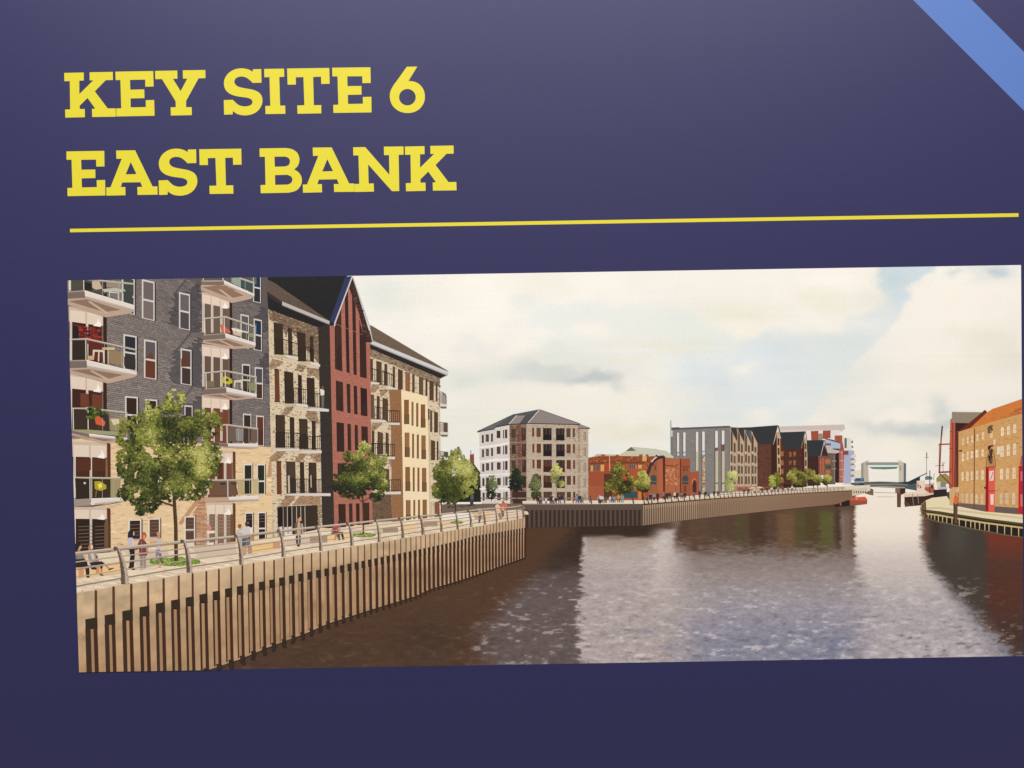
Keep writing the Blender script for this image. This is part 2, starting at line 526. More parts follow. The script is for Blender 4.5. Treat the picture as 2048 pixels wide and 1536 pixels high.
def water_fn(X, Y):
    sc = sstep(1000, 1340, Y)                       # ripples grow towards the viewer
    Ys = np.where(Y < 1010, (Y - 1010) / 1.7, np.log(1 + (Y - 1010) * .0062) / .0062 / 1.7)   # ripple rows, packed towards the far end
    mixn = lambda a_, b_: a_ * (1 - sc) + b_ * sc
    n1 = mixn(fbm(X / 10, Ys / 1.15, 4), fbm(X / 17 + 40, Ys / 1.25, 4))
    n2 = mixn(fbm(X / 30 + 31, Ys / 2.6 + 5, 4), fbm(X / 46 + 31, Ys / 2.6 + 5, 4))
    n3 = fbm(X / 5.5 + 90, Ys / .8, 3)
    n4 = fbm(X / 140 + 3, Y / 40 + 8, 3)
    Xw = X + (n1 * 60 + n2 * 40) * (0.10 + 1.0 * sc)
    Yw = Y + n2 * 24 * (0.3 + sc)
    A = lambda *c: np.array(c, float)
    sh = X.shape + (3,)
    mix = lambda C, c, w: C * (1 - w[..., None]) + A(*c) * w[..., None]
    # open, sky-lit water
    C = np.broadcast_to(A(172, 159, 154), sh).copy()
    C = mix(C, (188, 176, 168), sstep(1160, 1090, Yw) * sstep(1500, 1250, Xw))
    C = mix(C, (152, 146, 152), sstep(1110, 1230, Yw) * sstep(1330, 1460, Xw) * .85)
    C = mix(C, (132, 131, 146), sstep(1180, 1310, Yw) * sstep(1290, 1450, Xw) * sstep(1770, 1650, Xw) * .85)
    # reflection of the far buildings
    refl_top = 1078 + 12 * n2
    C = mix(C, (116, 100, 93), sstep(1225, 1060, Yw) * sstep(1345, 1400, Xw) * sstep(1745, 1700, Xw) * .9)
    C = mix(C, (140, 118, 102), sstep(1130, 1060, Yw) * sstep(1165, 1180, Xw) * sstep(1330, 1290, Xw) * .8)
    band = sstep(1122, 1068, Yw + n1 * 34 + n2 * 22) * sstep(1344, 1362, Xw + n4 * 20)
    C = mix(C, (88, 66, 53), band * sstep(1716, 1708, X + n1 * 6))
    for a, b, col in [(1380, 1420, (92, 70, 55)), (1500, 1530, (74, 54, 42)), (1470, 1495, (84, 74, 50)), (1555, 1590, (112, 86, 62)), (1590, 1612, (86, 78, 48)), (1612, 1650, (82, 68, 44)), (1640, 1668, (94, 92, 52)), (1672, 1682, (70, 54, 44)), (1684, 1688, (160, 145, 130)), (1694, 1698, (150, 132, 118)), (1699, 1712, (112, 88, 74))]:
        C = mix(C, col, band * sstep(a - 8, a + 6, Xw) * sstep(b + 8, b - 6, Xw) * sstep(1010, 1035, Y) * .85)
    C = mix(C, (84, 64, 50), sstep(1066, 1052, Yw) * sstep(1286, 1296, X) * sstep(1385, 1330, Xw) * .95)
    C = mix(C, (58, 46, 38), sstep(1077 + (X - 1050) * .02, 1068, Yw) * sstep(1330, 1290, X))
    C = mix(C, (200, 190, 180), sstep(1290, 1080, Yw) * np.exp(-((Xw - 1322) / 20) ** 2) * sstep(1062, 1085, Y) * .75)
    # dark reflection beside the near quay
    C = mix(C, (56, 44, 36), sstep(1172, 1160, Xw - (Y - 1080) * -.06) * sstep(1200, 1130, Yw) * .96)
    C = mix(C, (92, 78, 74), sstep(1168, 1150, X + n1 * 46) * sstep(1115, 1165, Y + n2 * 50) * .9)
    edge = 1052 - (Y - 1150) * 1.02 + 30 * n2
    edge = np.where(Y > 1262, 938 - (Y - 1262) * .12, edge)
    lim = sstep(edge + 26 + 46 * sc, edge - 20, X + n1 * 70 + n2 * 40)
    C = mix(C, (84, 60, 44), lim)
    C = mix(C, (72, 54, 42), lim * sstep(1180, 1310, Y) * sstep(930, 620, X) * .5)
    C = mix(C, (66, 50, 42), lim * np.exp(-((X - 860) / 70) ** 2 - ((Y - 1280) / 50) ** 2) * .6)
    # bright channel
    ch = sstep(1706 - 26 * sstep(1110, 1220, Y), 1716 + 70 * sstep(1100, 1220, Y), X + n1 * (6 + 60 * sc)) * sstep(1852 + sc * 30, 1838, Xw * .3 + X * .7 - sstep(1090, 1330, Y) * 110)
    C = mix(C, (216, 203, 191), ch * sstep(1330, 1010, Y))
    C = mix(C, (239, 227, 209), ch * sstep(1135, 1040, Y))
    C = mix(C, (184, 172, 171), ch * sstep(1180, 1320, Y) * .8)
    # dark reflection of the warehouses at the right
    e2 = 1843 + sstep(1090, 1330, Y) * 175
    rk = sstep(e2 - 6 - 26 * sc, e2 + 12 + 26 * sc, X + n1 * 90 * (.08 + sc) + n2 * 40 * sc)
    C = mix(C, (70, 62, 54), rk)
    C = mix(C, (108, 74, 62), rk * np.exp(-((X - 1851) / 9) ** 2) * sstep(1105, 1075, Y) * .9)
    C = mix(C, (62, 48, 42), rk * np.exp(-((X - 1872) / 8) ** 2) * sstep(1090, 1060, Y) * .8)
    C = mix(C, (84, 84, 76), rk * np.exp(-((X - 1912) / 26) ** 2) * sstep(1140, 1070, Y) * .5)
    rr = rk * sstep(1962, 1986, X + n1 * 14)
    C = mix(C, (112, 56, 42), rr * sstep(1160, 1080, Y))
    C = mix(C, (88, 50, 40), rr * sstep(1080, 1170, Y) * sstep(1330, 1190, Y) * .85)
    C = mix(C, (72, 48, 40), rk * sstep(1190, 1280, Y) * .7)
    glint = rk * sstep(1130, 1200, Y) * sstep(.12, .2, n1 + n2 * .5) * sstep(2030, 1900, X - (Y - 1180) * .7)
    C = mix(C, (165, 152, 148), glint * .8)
    # ripples
    bright = C.mean(-1, keepdims=True) / 255
    amp = (0.35 + 0.65 * sc)[..., None] * (6 + 62 * bright * (1 - lim[..., None] * .6) * (1 - rk[..., None] * .7))
    amp = amp * (1 - ch[..., None] * sstep(1210, 1060, Y)[..., None] * .85)
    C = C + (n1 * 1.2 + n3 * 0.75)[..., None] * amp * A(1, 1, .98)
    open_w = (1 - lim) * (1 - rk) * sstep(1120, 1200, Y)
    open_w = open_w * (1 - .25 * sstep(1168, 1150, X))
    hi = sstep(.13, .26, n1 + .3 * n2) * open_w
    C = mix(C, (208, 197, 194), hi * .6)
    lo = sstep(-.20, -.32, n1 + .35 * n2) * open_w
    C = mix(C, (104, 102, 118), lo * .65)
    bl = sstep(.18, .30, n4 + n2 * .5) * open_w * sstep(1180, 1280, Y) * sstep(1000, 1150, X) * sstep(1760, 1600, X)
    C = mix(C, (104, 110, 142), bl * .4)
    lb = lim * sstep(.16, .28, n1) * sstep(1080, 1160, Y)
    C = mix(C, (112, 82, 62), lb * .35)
    return C


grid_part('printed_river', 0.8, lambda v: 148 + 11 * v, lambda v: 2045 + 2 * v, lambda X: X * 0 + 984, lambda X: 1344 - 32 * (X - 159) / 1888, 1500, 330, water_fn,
          'brown rippled printed river with bright reflections of the sky', picture)

# ---- far end of the river
p = Part('printed_flood_barrier', 1, 'distant grey flood barrier with two towers and a green gate beam', picture).at(Z10)
p.poly([(330, 905), (400, 890), (400, 1050), (330, 1050)], (226, 214, 184))
p.poly([(400, 812), (487, 768), (495, 1050), (400, 1050)], (186, 176, 154))
p.poly([(398, 815), (428, 800), (428, 1050), (398, 1050)], (152, 146, 136))
p.poly([(455, 795), (890, 795), (890, 832), (455, 832)], (142, 144, 136))
p.poly([(455, 795), (890, 795), (890, 806), (455, 806)], (168, 168, 156))
p.rect(498, 834, 872, 858, (218, 228, 218))
p.poly([(498, 858), (872, 855), (850, 880), (700, 888), (540, 882)], (102, 130, 114))
p.poly([(878, 765), (942, 802), (945, 1052), (878, 1050)], (200, 190, 164))
p.poly([(884, 830), (915, 845), (915, 905), (890, 910)], (170, 160, 140))
p.poly([(942, 802), (974, 815), (972, 1052), (943, 1052)], (100, 108, 118))
p.build()
p = Part('printed_bridge', 1.3, 'distant grey footbridge with one raised leaf over the channel', picture).at(Z10)
p.poly([(180, 1062), (430, 1052), (640, 1043), (860, 1052), (1000, 1045), (1240, 928), (1246, 938), (1152, 985), (1150, 1050), (1112, 1075), (1110, 1160), (960, 1132), (700, 1118), (520, 1112), (380, 1108)], (84, 88, 90))
p.poly([(380, 1075), (840, 1068), (1000, 1085), (1000, 1095), (840, 1085), (520, 1095)], (132, 126, 118))
p.poly([(520, 1108), (700, 1100), (960, 1115), (960, 1132), (700, 1122)], (168, 152, 130))
p.poly([(860, 1052), (1000, 1045), (1150, 972), (1150, 1052), (1040, 1080)], (48, 58, 66))
p.lines([[(x, 1048), (x + 6, 1036)] for x in range(450, 860, 28)], 4, (170, 160, 148))
p.rect(835, 1128, 965, 1192, (128, 102, 84))
p.poly([(895, 1130), (965, 1130), (960, 1190), (915, 1215), (895, 1180)], (62, 50, 46))
p.poly([(855, 1190), (910, 1190), (906, 1372), (858, 1372)], (104, 72, 58))
p.poly([(435, 1138), (520, 1132), (555, 1145), (555, 1222), (500, 1212), (435, 1190)], (112, 98, 84))
p.poly([(560, 1175), (830, 1185), (830, 1194), (560, 1186)], (196, 182, 158))
p.poly([(600, 1232), (830, 1236), (830, 1243), (600, 1240)], (204, 188, 164))
p.build()
p = Part('printed_shed', 1.6, 'distant blue roofed shed beside the bridge', picture).at(Z10)
p.poly([(312, 1002), (430, 998), (436, 1038), (310, 1036)], (56, 84, 128))
p.rect(396, 1004, 415, 1030, (120, 138, 160))
p.poly([(312, 1036), (436, 1036), (440, 1062), (312, 1064)], (150, 150, 148))
p.poly([(370, 1066), (436, 1064), (436, 1104), (376, 1104)], (50, 58, 70))
p.build()

# ---- right bank
p = Part('printed_trees', 1.8, 'olive green trees behind the moored boats', picture).at(Z11)
p.poly([(540, 850), (570, 815), (630, 800), (665, 830), (665, 900), (545, 900)], (150, 140, 84))
p.build()
p = Part('printed_boat', 2, 'moored boat with a dark hull, white bulwark and wheelhouse at the right bank', picture).at(Z11)
p.poly([(232, 1020), (430, 1018), (520, 1002), (515, 1040), (440, 1065), (400, 1105), (300, 1115), (262, 1118), (238, 1080)], (66, 46, 42))
p.poly([(234, 1060), (262, 1080), (310, 1112), (240, 1122), (232, 1090)], (96, 68, 58))
p.poly([(222, 1018), (245, 984), (300, 980), (430, 976), (520, 968), (518, 1000), (430, 1018), (300, 1024), (232, 1028)], (222, 196, 172))
p.poly([(250, 988), (430, 980), (430, 990), (250, 998)], (236, 216, 192))
p.lines([[(308, 985), (322, 1108)], [(362, 1000), (370, 1090)]], 6, (150, 132, 122))
p.poly([(352, 872), (430, 866), (438, 980), (352, 980)], (228, 206, 186))
p.polys([[(360, 880), (374, 920), (360, 945)], [(380, 905), (398, 935), (380, 948)]], (140, 80, 66))
p.poly([(430, 905), (520, 890), (520, 960), (430, 960)], (206, 164, 140))
p.poly([(428, 935), (520, 928), (525, 985), (480, 990), (428, 958)], (172, 92, 72))
p.poly([(432, 832), (455, 825), (500, 832), (502, 858), (432, 862)], (98, 124, 110))
p.rect(474, 770, 482, 990, (82, 70, 66))
p.rect(488, 910, 508, 940, (60, 48, 46))
p.lines([[(447, 598), (447, 840)], [(430, 650), (465, 646)], [(520, 800), (512, 862)]], 5, (138, 136, 128))
p.line([(448, 600), (448, 640)], 9, (110, 112, 108))
p.build()
p = Part('printed_boat', 2.3, 'black hulled boat with a blue cabin behind the moored white boat', picture).at(Z11)
p.poly([(512, 958), (640, 952), (640, 1018), (515, 1032)], (54, 42, 42))
p.rect(548, 880, 580, 950, (222, 200, 170))
p.rect(580, 895, 632, 930, (120, 132, 140))
p.rect(560, 930, 645, 952, (190, 182, 170))
p.lines([[(530, 728), (612, 722)], [(600, 690), (606, 780)], [(618, 690), (604, 730)]], 6, (170, 150, 140))
p.build()
p = Part('printed_warehouse', 2, 'tall dark warehouse with a flat grey roof behind the orange roofed one', picture).at(Z11)
p.poly([(690, 208), (985, 212), (1000, 225), (850, 318), (688, 312)], (146, 132, 112))
p.poly([(690, 208), (985, 212), (985, 220), (690, 216)], (168, 154, 134))
p.poly([(718, 314), (850, 318), (752, 400), (752, 930), (700, 945), (705, 330)], (128, 68, 50))
p.poly([(722, 316), (848, 320), (755, 392), (722, 402)], (62, 42, 38))
p.poly([(720, 400), (752, 404), (752, 930), (738, 930)], (96, 52, 44))
p.poly([(675, 278), (690, 274), (692, 312), (722, 318), (708, 935), (694, 960), (660, 940), (668, 520)], (186, 96, 70))
p.poly([(690, 312), (706, 316), (700, 940), (690, 950)], (150, 74, 56))
p.lines([[(668, 400), (690, 400)], [(664, 560), (700, 562)], [(664, 760), (700, 758)]], 6, (120, 60, 50))
p.build()
p = Part('printed_crane', 2.4, 'thin dark red hoist crane on the quay', picture).at(Z11)
p.line([(597, 345), (586, 470), (572, 790)], 14, (130, 62, 56), 10)
p.line([(598, 345), (590, 440)], 13, (92, 66, 62))
p.line([(562, 522), (672, 518)], 12, (156, 60, 60))
p.line([(560, 790), (686, 784)], 15, (150, 58, 58))
p.line([(572, 802), (640, 868), (694, 930)], 12, (132, 66, 58))
p.line([(570, 520), (566, 790)], 7, (150, 74, 66))
p.build()
p = Part('printed_warehouse', 2.8, 'brown brick warehouse with an orange tiled roof and red door bays', picture).at(Z11)
WALL = [(752, 402), (860, 366), (1030, 322), (1200, 275), (1380, 220), (1384, 1196), (1200, 1185), (1010, 1168), (752, 1098)]
p.poly(WALL, (206, 158, 102))
p.speck(in_poly(WALL), 900, 9, [(196, 146, 90), (212, 166, 112), (186, 134, 82), (218, 172, 118), (176, 126, 78)], slope=-.1, aspect=.28)
p.poly([(768, 392), (880, 310), (1080, 180), (1120, 168), (1384, 78), (1384, 218), (1200, 270), (1030, 322), (860, 372)], (206, 124, 64))
p.poly([(1290, 190), (1384, 150), (1384, 222), (1300, 240), (1180, 272)], (182, 104, 58))
p.speck(in_poly([(790, 382), (1080, 190), (1380, 90), (1380, 210), (860, 362)]), 240, 9, [(214, 134, 72), (198, 114, 58), (206, 122, 62)], aspect=.22, slope=-.25)
p.poly([(752, 405), (768, 385), (1004, 194), (1026, 214), (868, 362), (780, 392)], (112, 52, 42))
p.line([(990, 208), (1006, 194), (1024, 214)], 9, (80, 52, 44))
p.line([(1030, 322), (1380, 224)], 5, (214, 166, 104))
p.poly([(752, 1084), (1012, 1104), (1012, 1166), (760, 1118)], (112, 94, 86))
p.poly([(1094, 1116), (1330, 1132), (1330, 1192), (1094, 1172)], (106, 90, 84))
WW = (238, 214, 178)
for rows, c in [([(790, 464, 805, 526), (835, 450, 851, 513), (876, 436, 893, 502), (925, 422, 943, 488), (978, 405, 998, 472), (1056, 390, 1080, 456), (1160, 358, 1187, 440), (1217, 346, 1246, 430), (1278, 330, 1306, 412)], WW),
                ([(786, 605, 805, 686), (830, 592, 850, 672), (871, 585, 893, 652), (915, 574, 943, 645), (974, 568, 997, 635), (1153, 535, 1187, 640), (1215, 523, 1245, 630), (1275, 512, 1305, 622)], WW),
                ([(783, 788, 803, 870), (826, 782, 850, 872), (870, 780, 893, 866), (920, 774, 942, 860), (972, 768, 995, 862), (1152, 756, 1180, 858), (1207, 750, 1237, 856), (1270, 742, 1300, 852)], (234, 206, 164)),
                ([(780, 994, 800, 1076), (823, 994, 845, 1082), (868, 996, 890, 1086), (915, 1000, 937, 1090), (968, 1002, 990, 1096), (1148, 988, 1175, 1092), (1203, 985, 1233, 1096), (1267, 985, 1297, 1098)], (214, 186, 152))]:
    p.polys([[(a, b + 8), ((a + d) / 2, b - 3), (d, b + 5), (d, e), (a, e + 2)] for a, b, d, e in rows], c, 5)
    p.up()
    for a, b, d, e in rows:
        p.add([(a, (b + e) / 2), (d, (b + e) / 2), (d, (b + e) / 2 + 5), (a, (b + e) / 2 + 5)], (198, 170, 138))
        p.add([((a + d) / 2 + 2, b + 6), ((a + d) / 2 + 6, b + 6), ((a + d) / 2 + 6, e), ((a + d) / 2 + 2, e)], (206, 180, 148))
p.line([(906, 368), (902, 1150)], 9, (116, 70, 46))
p.line(curve([(1018, 740), (1026, 660), (1060, 592), (1094, 622), (1108, 735)]), 9, (146, 98, 58))
p.poly([(1028, 738), (1036, 668), (1062, 612), (1088, 640), (1098, 735)], (178, 132, 82))
p.poly([(1014, 742), (1042, 736), (1042, 1168), (1010, 1166)], (150, 38, 40))
p.poly([(1040, 738), (1106, 732), (1098, 1176), (1040, 1170)], (222, 96, 80))
p.polys([[(1048, 778), (1092, 772), (1088, 868), (1048, 872)], [(1058, 1000), (1092, 1000), (1088, 1100), (1060, 1100)]], (236, 208, 190))
p.line([(1060, 862), (1084, 786)], 8, (140, 118, 124))
p.lines([[(1014, 972), (1100, 968)], [(1030, 742), (1108, 736)]], 9, (176, 50, 46))
p.poly([(1330, 730), (1384, 716), (1384, 1196), (1326, 1186)], (190, 40, 46))
p.line(curve([(1324, 720), (1334, 660), (1360, 585), (1384, 555)]), 12, (214, 150, 92))
p.poly([(1338, 720), (1352, 640), (1384, 590), (1384, 716)], (170, 96, 74))
p.polys([[(1348, 780), (1384, 776), (1384, 870), (1346, 872)], [(1346, 1000), (1384, 1000), (1384, 1120), (1346, 1116)]], (214, 108, 96))
p.speck(in_poly([(1035, 535), (1075, 530), (1080, 600), (1070, 700), (1050, 700)]), 60, 8, [(78, 58, 46), (60, 44, 40), (104, 78, 56)], aspect=.9)
p.speck(in_poly([(1032, 345), (1075, 342), (1075, 410), (1040, 410)]), 30, 7, [(96, 72, 50), (120, 90, 60)], aspect=.9)
p.polys([[(1088, 478), (1106, 474), (1106, 520), (1090, 524)], [(1122, 545), (1150, 540), (1150, 616), (1120, 620)]], (226, 210, 186))
p.polys([[(756, 578), (784, 572), (784, 590), (756, 592)], [(998, 930), (1016, 925), (1016, 950), (998, 946)]], (88, 60, 44))
p.build()
p = Part('printed_quay', 3.3, 'pale timber fronted quay curving along the right bank', picture).at(Z11)
p.poly([(385, 1135), (398, 1090), (440, 1058), (500, 1034), (640, 1018), (668, 1060), (670, 1105), (760, 1118), (1010, 1168), (1384, 1198), (1384, 1280), (1000, 1238), (700, 1186), (440, 1160), (400, 1180)], (228, 212, 172))
p.poly([(440, 1128), (560, 1122), (700, 1140), (1000, 1178), (1384, 1225), (1384, 1240), (1000, 1196), (700, 1158), (560, 1140), (440, 1146)], (206, 188, 150))
p.poly([(430, 1170), (700, 1206), (1000, 1250), (1384, 1300), (1384, 1412), (1000, 1350), (700, 1284), (430, 1215)], (44, 36, 30))
p.poly([(385, 1135), (400, 1088), (440, 1060), (436, 1120), (440, 1165), (440, 1225), (400, 1200)], (132, 112, 76))
p.line([(440, 1158), (560, 1172), (700, 1194), (1000, 1240), (1384, 1288)], 20, (88, 74, 50))
p.line([(440, 1186), (560, 1200), (700, 1226), (1000, 1274), (1384, 1324)], 17, (196, 172, 114))
p.polys([[(x - 5, y0), (x + 5, y0 + 1), (x + 3, y1), (x - 4, y1)] for x, y0, y1 in [(462, 1190, 1222), (492, 1194, 1232), (524, 1198, 1246), (560, 1204, 1262), (600, 1210, 1272), (640, 1216, 1278), (690, 1226, 1288), (760, 1238, 1300), (822, 1248, 1312), (870, 1256, 1322), (910, 1262, 1334), (955, 1268, 1342), (1005, 1276, 1352), (1045, 1282, 1356), (1125, 1292, 1372), (1195, 1302, 1388), (1260, 1310, 1398), (1330, 1318, 1410)]], (204, 182, 130))
p.line([(440, 1225), (520, 1258), (700, 1292), (860, 1330), (1000, 1352), (1200, 1392), (1384, 1416)], 10, (110, 98, 70))
p.polys([[(392, 1140), (436, 1160), (436, 1172), (396, 1150)], [(396, 1170), (436, 1190), (436, 1202), (400, 1182)], [(424, 1080), (440, 1072), (444, 1220), (428, 1226)], [(404, 1100), (416, 1092), (420, 1190), (408, 1186)]], (86, 72, 48))
p.build()
p = Part('printed_mooring_post', 3.7, 'timber quay post with an orange lifebuoy', picture).at(Z11)
p.poly([(664, 962), (700, 930), (745, 935), (745, 1060), (712, 1110), (668, 1104)], (206, 166, 112))
p.poly([(704, 1080), (744, 1080), (742, 1282), (704, 1278)], (100, 74, 58))
p.poly([(704, 1080), (716, 1080), (716, 1280), (704, 1278)], (70, 54, 44))
p.ell(726, 1056, 22, 42, (226, 104, 56))
p.ell(726, 1056, 9, 20, (196, 120, 76))
p.rect(720, 985, 730, 1030, (178, 92, 58))
p.build()
p = Part('printed_boat', 3.5, 'small red boat with a black bow moored to the far quay', picture).at(Z10)
p.poly([(50, 1345), (70, 1290), (95, 1262), (262, 1270), (255, 1352), (140, 1362), (62, 1366)], (44, 38, 42))
p.poly([(255, 1285), (478, 1272), (472, 1330), (330, 1348), (252, 1352)], (146, 84, 68))
p.poly([(84, 1248), (140, 1240), (300, 1246), (448, 1238), (474, 1270), (478, 1290), (300, 1284), (180, 1280), (96, 1278)], (206, 88, 62))
p.rect(126, 1262, 142, 1350, (214, 86, 60))
p.poly([(84, 1246), (130, 1238), (128, 1262), (96, 1272)], (226, 190, 160))
p.rect(330, 1255, 350, 1275, (222, 150, 120))
p.build()

# ------------------------------------------------------------------ far bank, middle of the picture


def foliage(name, layer, label, blobs, n, size, pal, trunk=None, trunk_w=4, trunk_col=(70, 52, 38), sun=(0.45, 0.75), dark_k=0.75, branches=()):
    """a printed tree: trunk and limbs, a ragged dark mass, then many leaf clumps lit from the sun's side"""
    p = Part(name, layer, label, picture).at(ONE)
    if trunk:
        p.line(trunk, trunk_w, trunk_col, trunk_w * .75)
        if trunk_w > 4:
            p.line([(x - trunk_w * .28, y) for x, y in trunk], trunk_w * .3, tuple(c * .75 for c in trunk_col))
    for b in branches:
        p.line(b, trunk_w * .5, trunk_col, trunk_w * .25)
    pal = np.array(pal, float)
    cx = np.mean([b[0] for b in blobs]); cy = np.mean([b[1] for b in blobs])
    sx = max(b[0] + b[2] for b in blobs) - cx; sy = max(b[1] + b[3] for b in blobs) - cy
    area = np.array([b[2] * b[3] for b in blobs], float); area /= area.sum()

    k4, k2 = size * 4.2, size * 2.0

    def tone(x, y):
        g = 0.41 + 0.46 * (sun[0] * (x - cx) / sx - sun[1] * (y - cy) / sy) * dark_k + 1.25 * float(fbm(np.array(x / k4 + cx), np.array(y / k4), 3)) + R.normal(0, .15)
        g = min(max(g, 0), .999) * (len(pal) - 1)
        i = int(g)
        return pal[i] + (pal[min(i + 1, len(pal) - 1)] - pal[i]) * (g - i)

    def pick(shrink=1.0):
        # leaves gather in sprays; gaps open between them, most of all near the rim
        for _ in range(12):
            b = blobs[R.choice(len(blobs), p=area)]
            a, r = R.uniform(0, 6.283), math.sqrt(R.uniform(0, 1))
            x, y = b[0] + b[2] * r * shrink * math.cos(a), b[1] + b[3] * r * shrink * math.sin(a)
            e = min(math.hypot((x - q[0]) / q[2], (y - q[1]) / q[3]) for q in blobs)
            hole = float(fbm(np.array(x / k2 + 3 * cx), np.array(y / k2 + 7.1), 3))
            if hole > -0.20 + 0.26 * max(0, e - .45):
                return x, y
        return x, y
    p.up()
    levels = 30
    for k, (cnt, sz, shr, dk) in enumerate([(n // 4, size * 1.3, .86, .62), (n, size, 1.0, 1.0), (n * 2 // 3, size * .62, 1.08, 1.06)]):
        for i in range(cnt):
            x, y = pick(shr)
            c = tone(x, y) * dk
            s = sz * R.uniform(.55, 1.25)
            a0 = R.uniform(0, 6.283)
            m = 6
            pts = [(x + s * .55 * math.cos(a0 + j * 6.283 / m) * (R.uniform(.75, 1.3) if j % 2 else R.uniform(.35, .7)), y + s * .5 * math.sin(a0 + j * 6.283 / m) * (R.uniform(.75, 1.3) if j % 2 else R.uniform(.35, .7))) for j in range(m)]
            p.add(pts, np.clip(c, 0, 255), dh=((i * 0.6180339) % 1.0) * levels * BUMP)
        p.up(levels + 1)
    return p.build()


def person(name_label, layer, frame, shapes):
    p = Part('printed_person', layer, name_label, picture).at(frame)
    for pts, col in shapes:
        p.poly(pts, col)
    return p.build()


# ---- white and stone block with a slate hipped roof
p = Part('printed_house', 2.6, 'dark hedge and rooftops with a brick chimney left of the white block', picture).at(Z7)
p.poly([(250, 1130), (300, 1060), (560, 900), (640, 1000), (640, 1275), (250, 1275)], (58, 58, 46))
p.poly([(555, 885), (640, 1000), (640, 1100), (555, 1100)], (70, 66, 58))
p.poly([(250, 1120), (640, 1110), (640, 1275), (250, 1275)], (42, 44, 36))
p.poly([(527, 812), (566, 808), (568, 900), (526, 900)], (140, 76, 56))
p.rect(534, 770, 540, 812, (90, 70, 60))
p.rect(556, 800, 562, 812, (120, 80, 66))
p.build()
p = Part('printed_apartment_block', 3.55, 'white and pale stone five storey block with a slate hipped roof', picture).at(Z7)
STONE = [(1070, 515), (1565, 528), (1565, 560), (1662, 565), (1662, 1290), (1070, 1290)]
p.poly([(905, 520), (1072, 515), (1072, 1290), (912, 1290)], (128, 108, 90))
p.speck(in_poly([(910, 530), (1070, 530), (1070, 1280), (915, 1280)]), 700, 8, [(112, 84, 66), (150, 122, 98), (122, 78, 62), (96, 72, 60)], aspect=.45)
p.poly([(985, 525), (1015, 522), (1015, 1280), (990, 1280)], (122, 84, 68))
p.speck(in_poly([(985, 525), (1015, 522), (1015, 1280), (990, 1280)]), 120, 7, [(112, 70, 56), (130, 92, 74), (104, 70, 56)], aspect=.45)
p.poly(STONE, (186, 167, 145))
p.speck(in_poly(STONE), 1900, 7, [(176, 156, 132), (198, 181, 159), (184, 166, 143), (164, 143, 120), (194, 177, 155), (154, 132, 110)], aspect=.4)
p.poly([(1563, 548), (1585, 552), (1585, 1285), (1563, 1285)], (164, 144, 122))
p.speck(in_poly([(1563, 548), (1585, 552), (1585, 1285), (1563, 1285)]), 90, 6, [(150, 122, 98), (180, 150, 124)], aspect=.5)
p.poly([(618, 597), (768, 560), (768, 1285), (634, 1285)], (210, 201, 192))
p.poly([(766, 556), (906, 530), (914, 1290), (770, 1290)], (214, 205, 196))
p.speck(in_poly([(622, 600), (900, 540), (908, 1280), (638, 1280)]), 260, 9, [(202, 192, 182), (220, 212, 203), (210, 201, 192)], aspect=.3)
# floor bands
for y0, y1, y2 in [(736, 690, 690), (872, 848, 840), (1004, 990, 985), (1135, 1138, 1135)]:
    p.poly([(620, y0), (768, y0 - 20 if y0 < 900 else y0 - 6), (906, y1), (906, y1 + 16), (768, y0 + 2), (622, y0 + 16)], (236, 228, 217))
    p.poly([(1072, y2), (1662, y2 + 8), (1662, y2 + 20), (1072, y2 + 14)], (190, 175, 152))
    p.poly([(912, y1), (1072, y2), (1072, y2 + 10), (912, y1 + 12)], (150, 124, 102))
WIN = (82, 68, 57)
wl = []
for i, (a, b, c) in enumerate([(622, 575, 566), (760, 728, 718), (898, 878, 868), (1036, 1028, 1018), (1175, 1172, 1166)]):
    wl += [(641 + i * 2, a + 2, 661 + i * 2, a + 78), (679 + i, a - 4, 709 + i, a + 66), (730 + i, a - 12, 748 + i, a + 66)]
    wl += [(784 + i, b + 8, 820 + i, b + 78), (845 + i, b, 855 + i, b + 82), (863 + i, b - 4, 886 + i, b + 80)]
    wl += [(928, c, 966, c + 84)]
p.rects(wl, WIN, 6)
p.rects([(686 + i * 1, y + 8, 694, y + 56) for i, y in enumerate([622, 760, 898])], (120, 112, 106))
p.rects([(1023, 558, 1062, 674), (1026, 712, 1064, 828), (1029, 863, 1066, 980), (1030, 1018, 1068, 1130), (940, 1170, 1070, 1282)], (70, 52, 46), 4)
p.rects([(1040, y, 1046, y + 50) for y in (570, 722, 874)], (112, 96, 84))
ROW = [557, 710, 862, 1014, 1168]
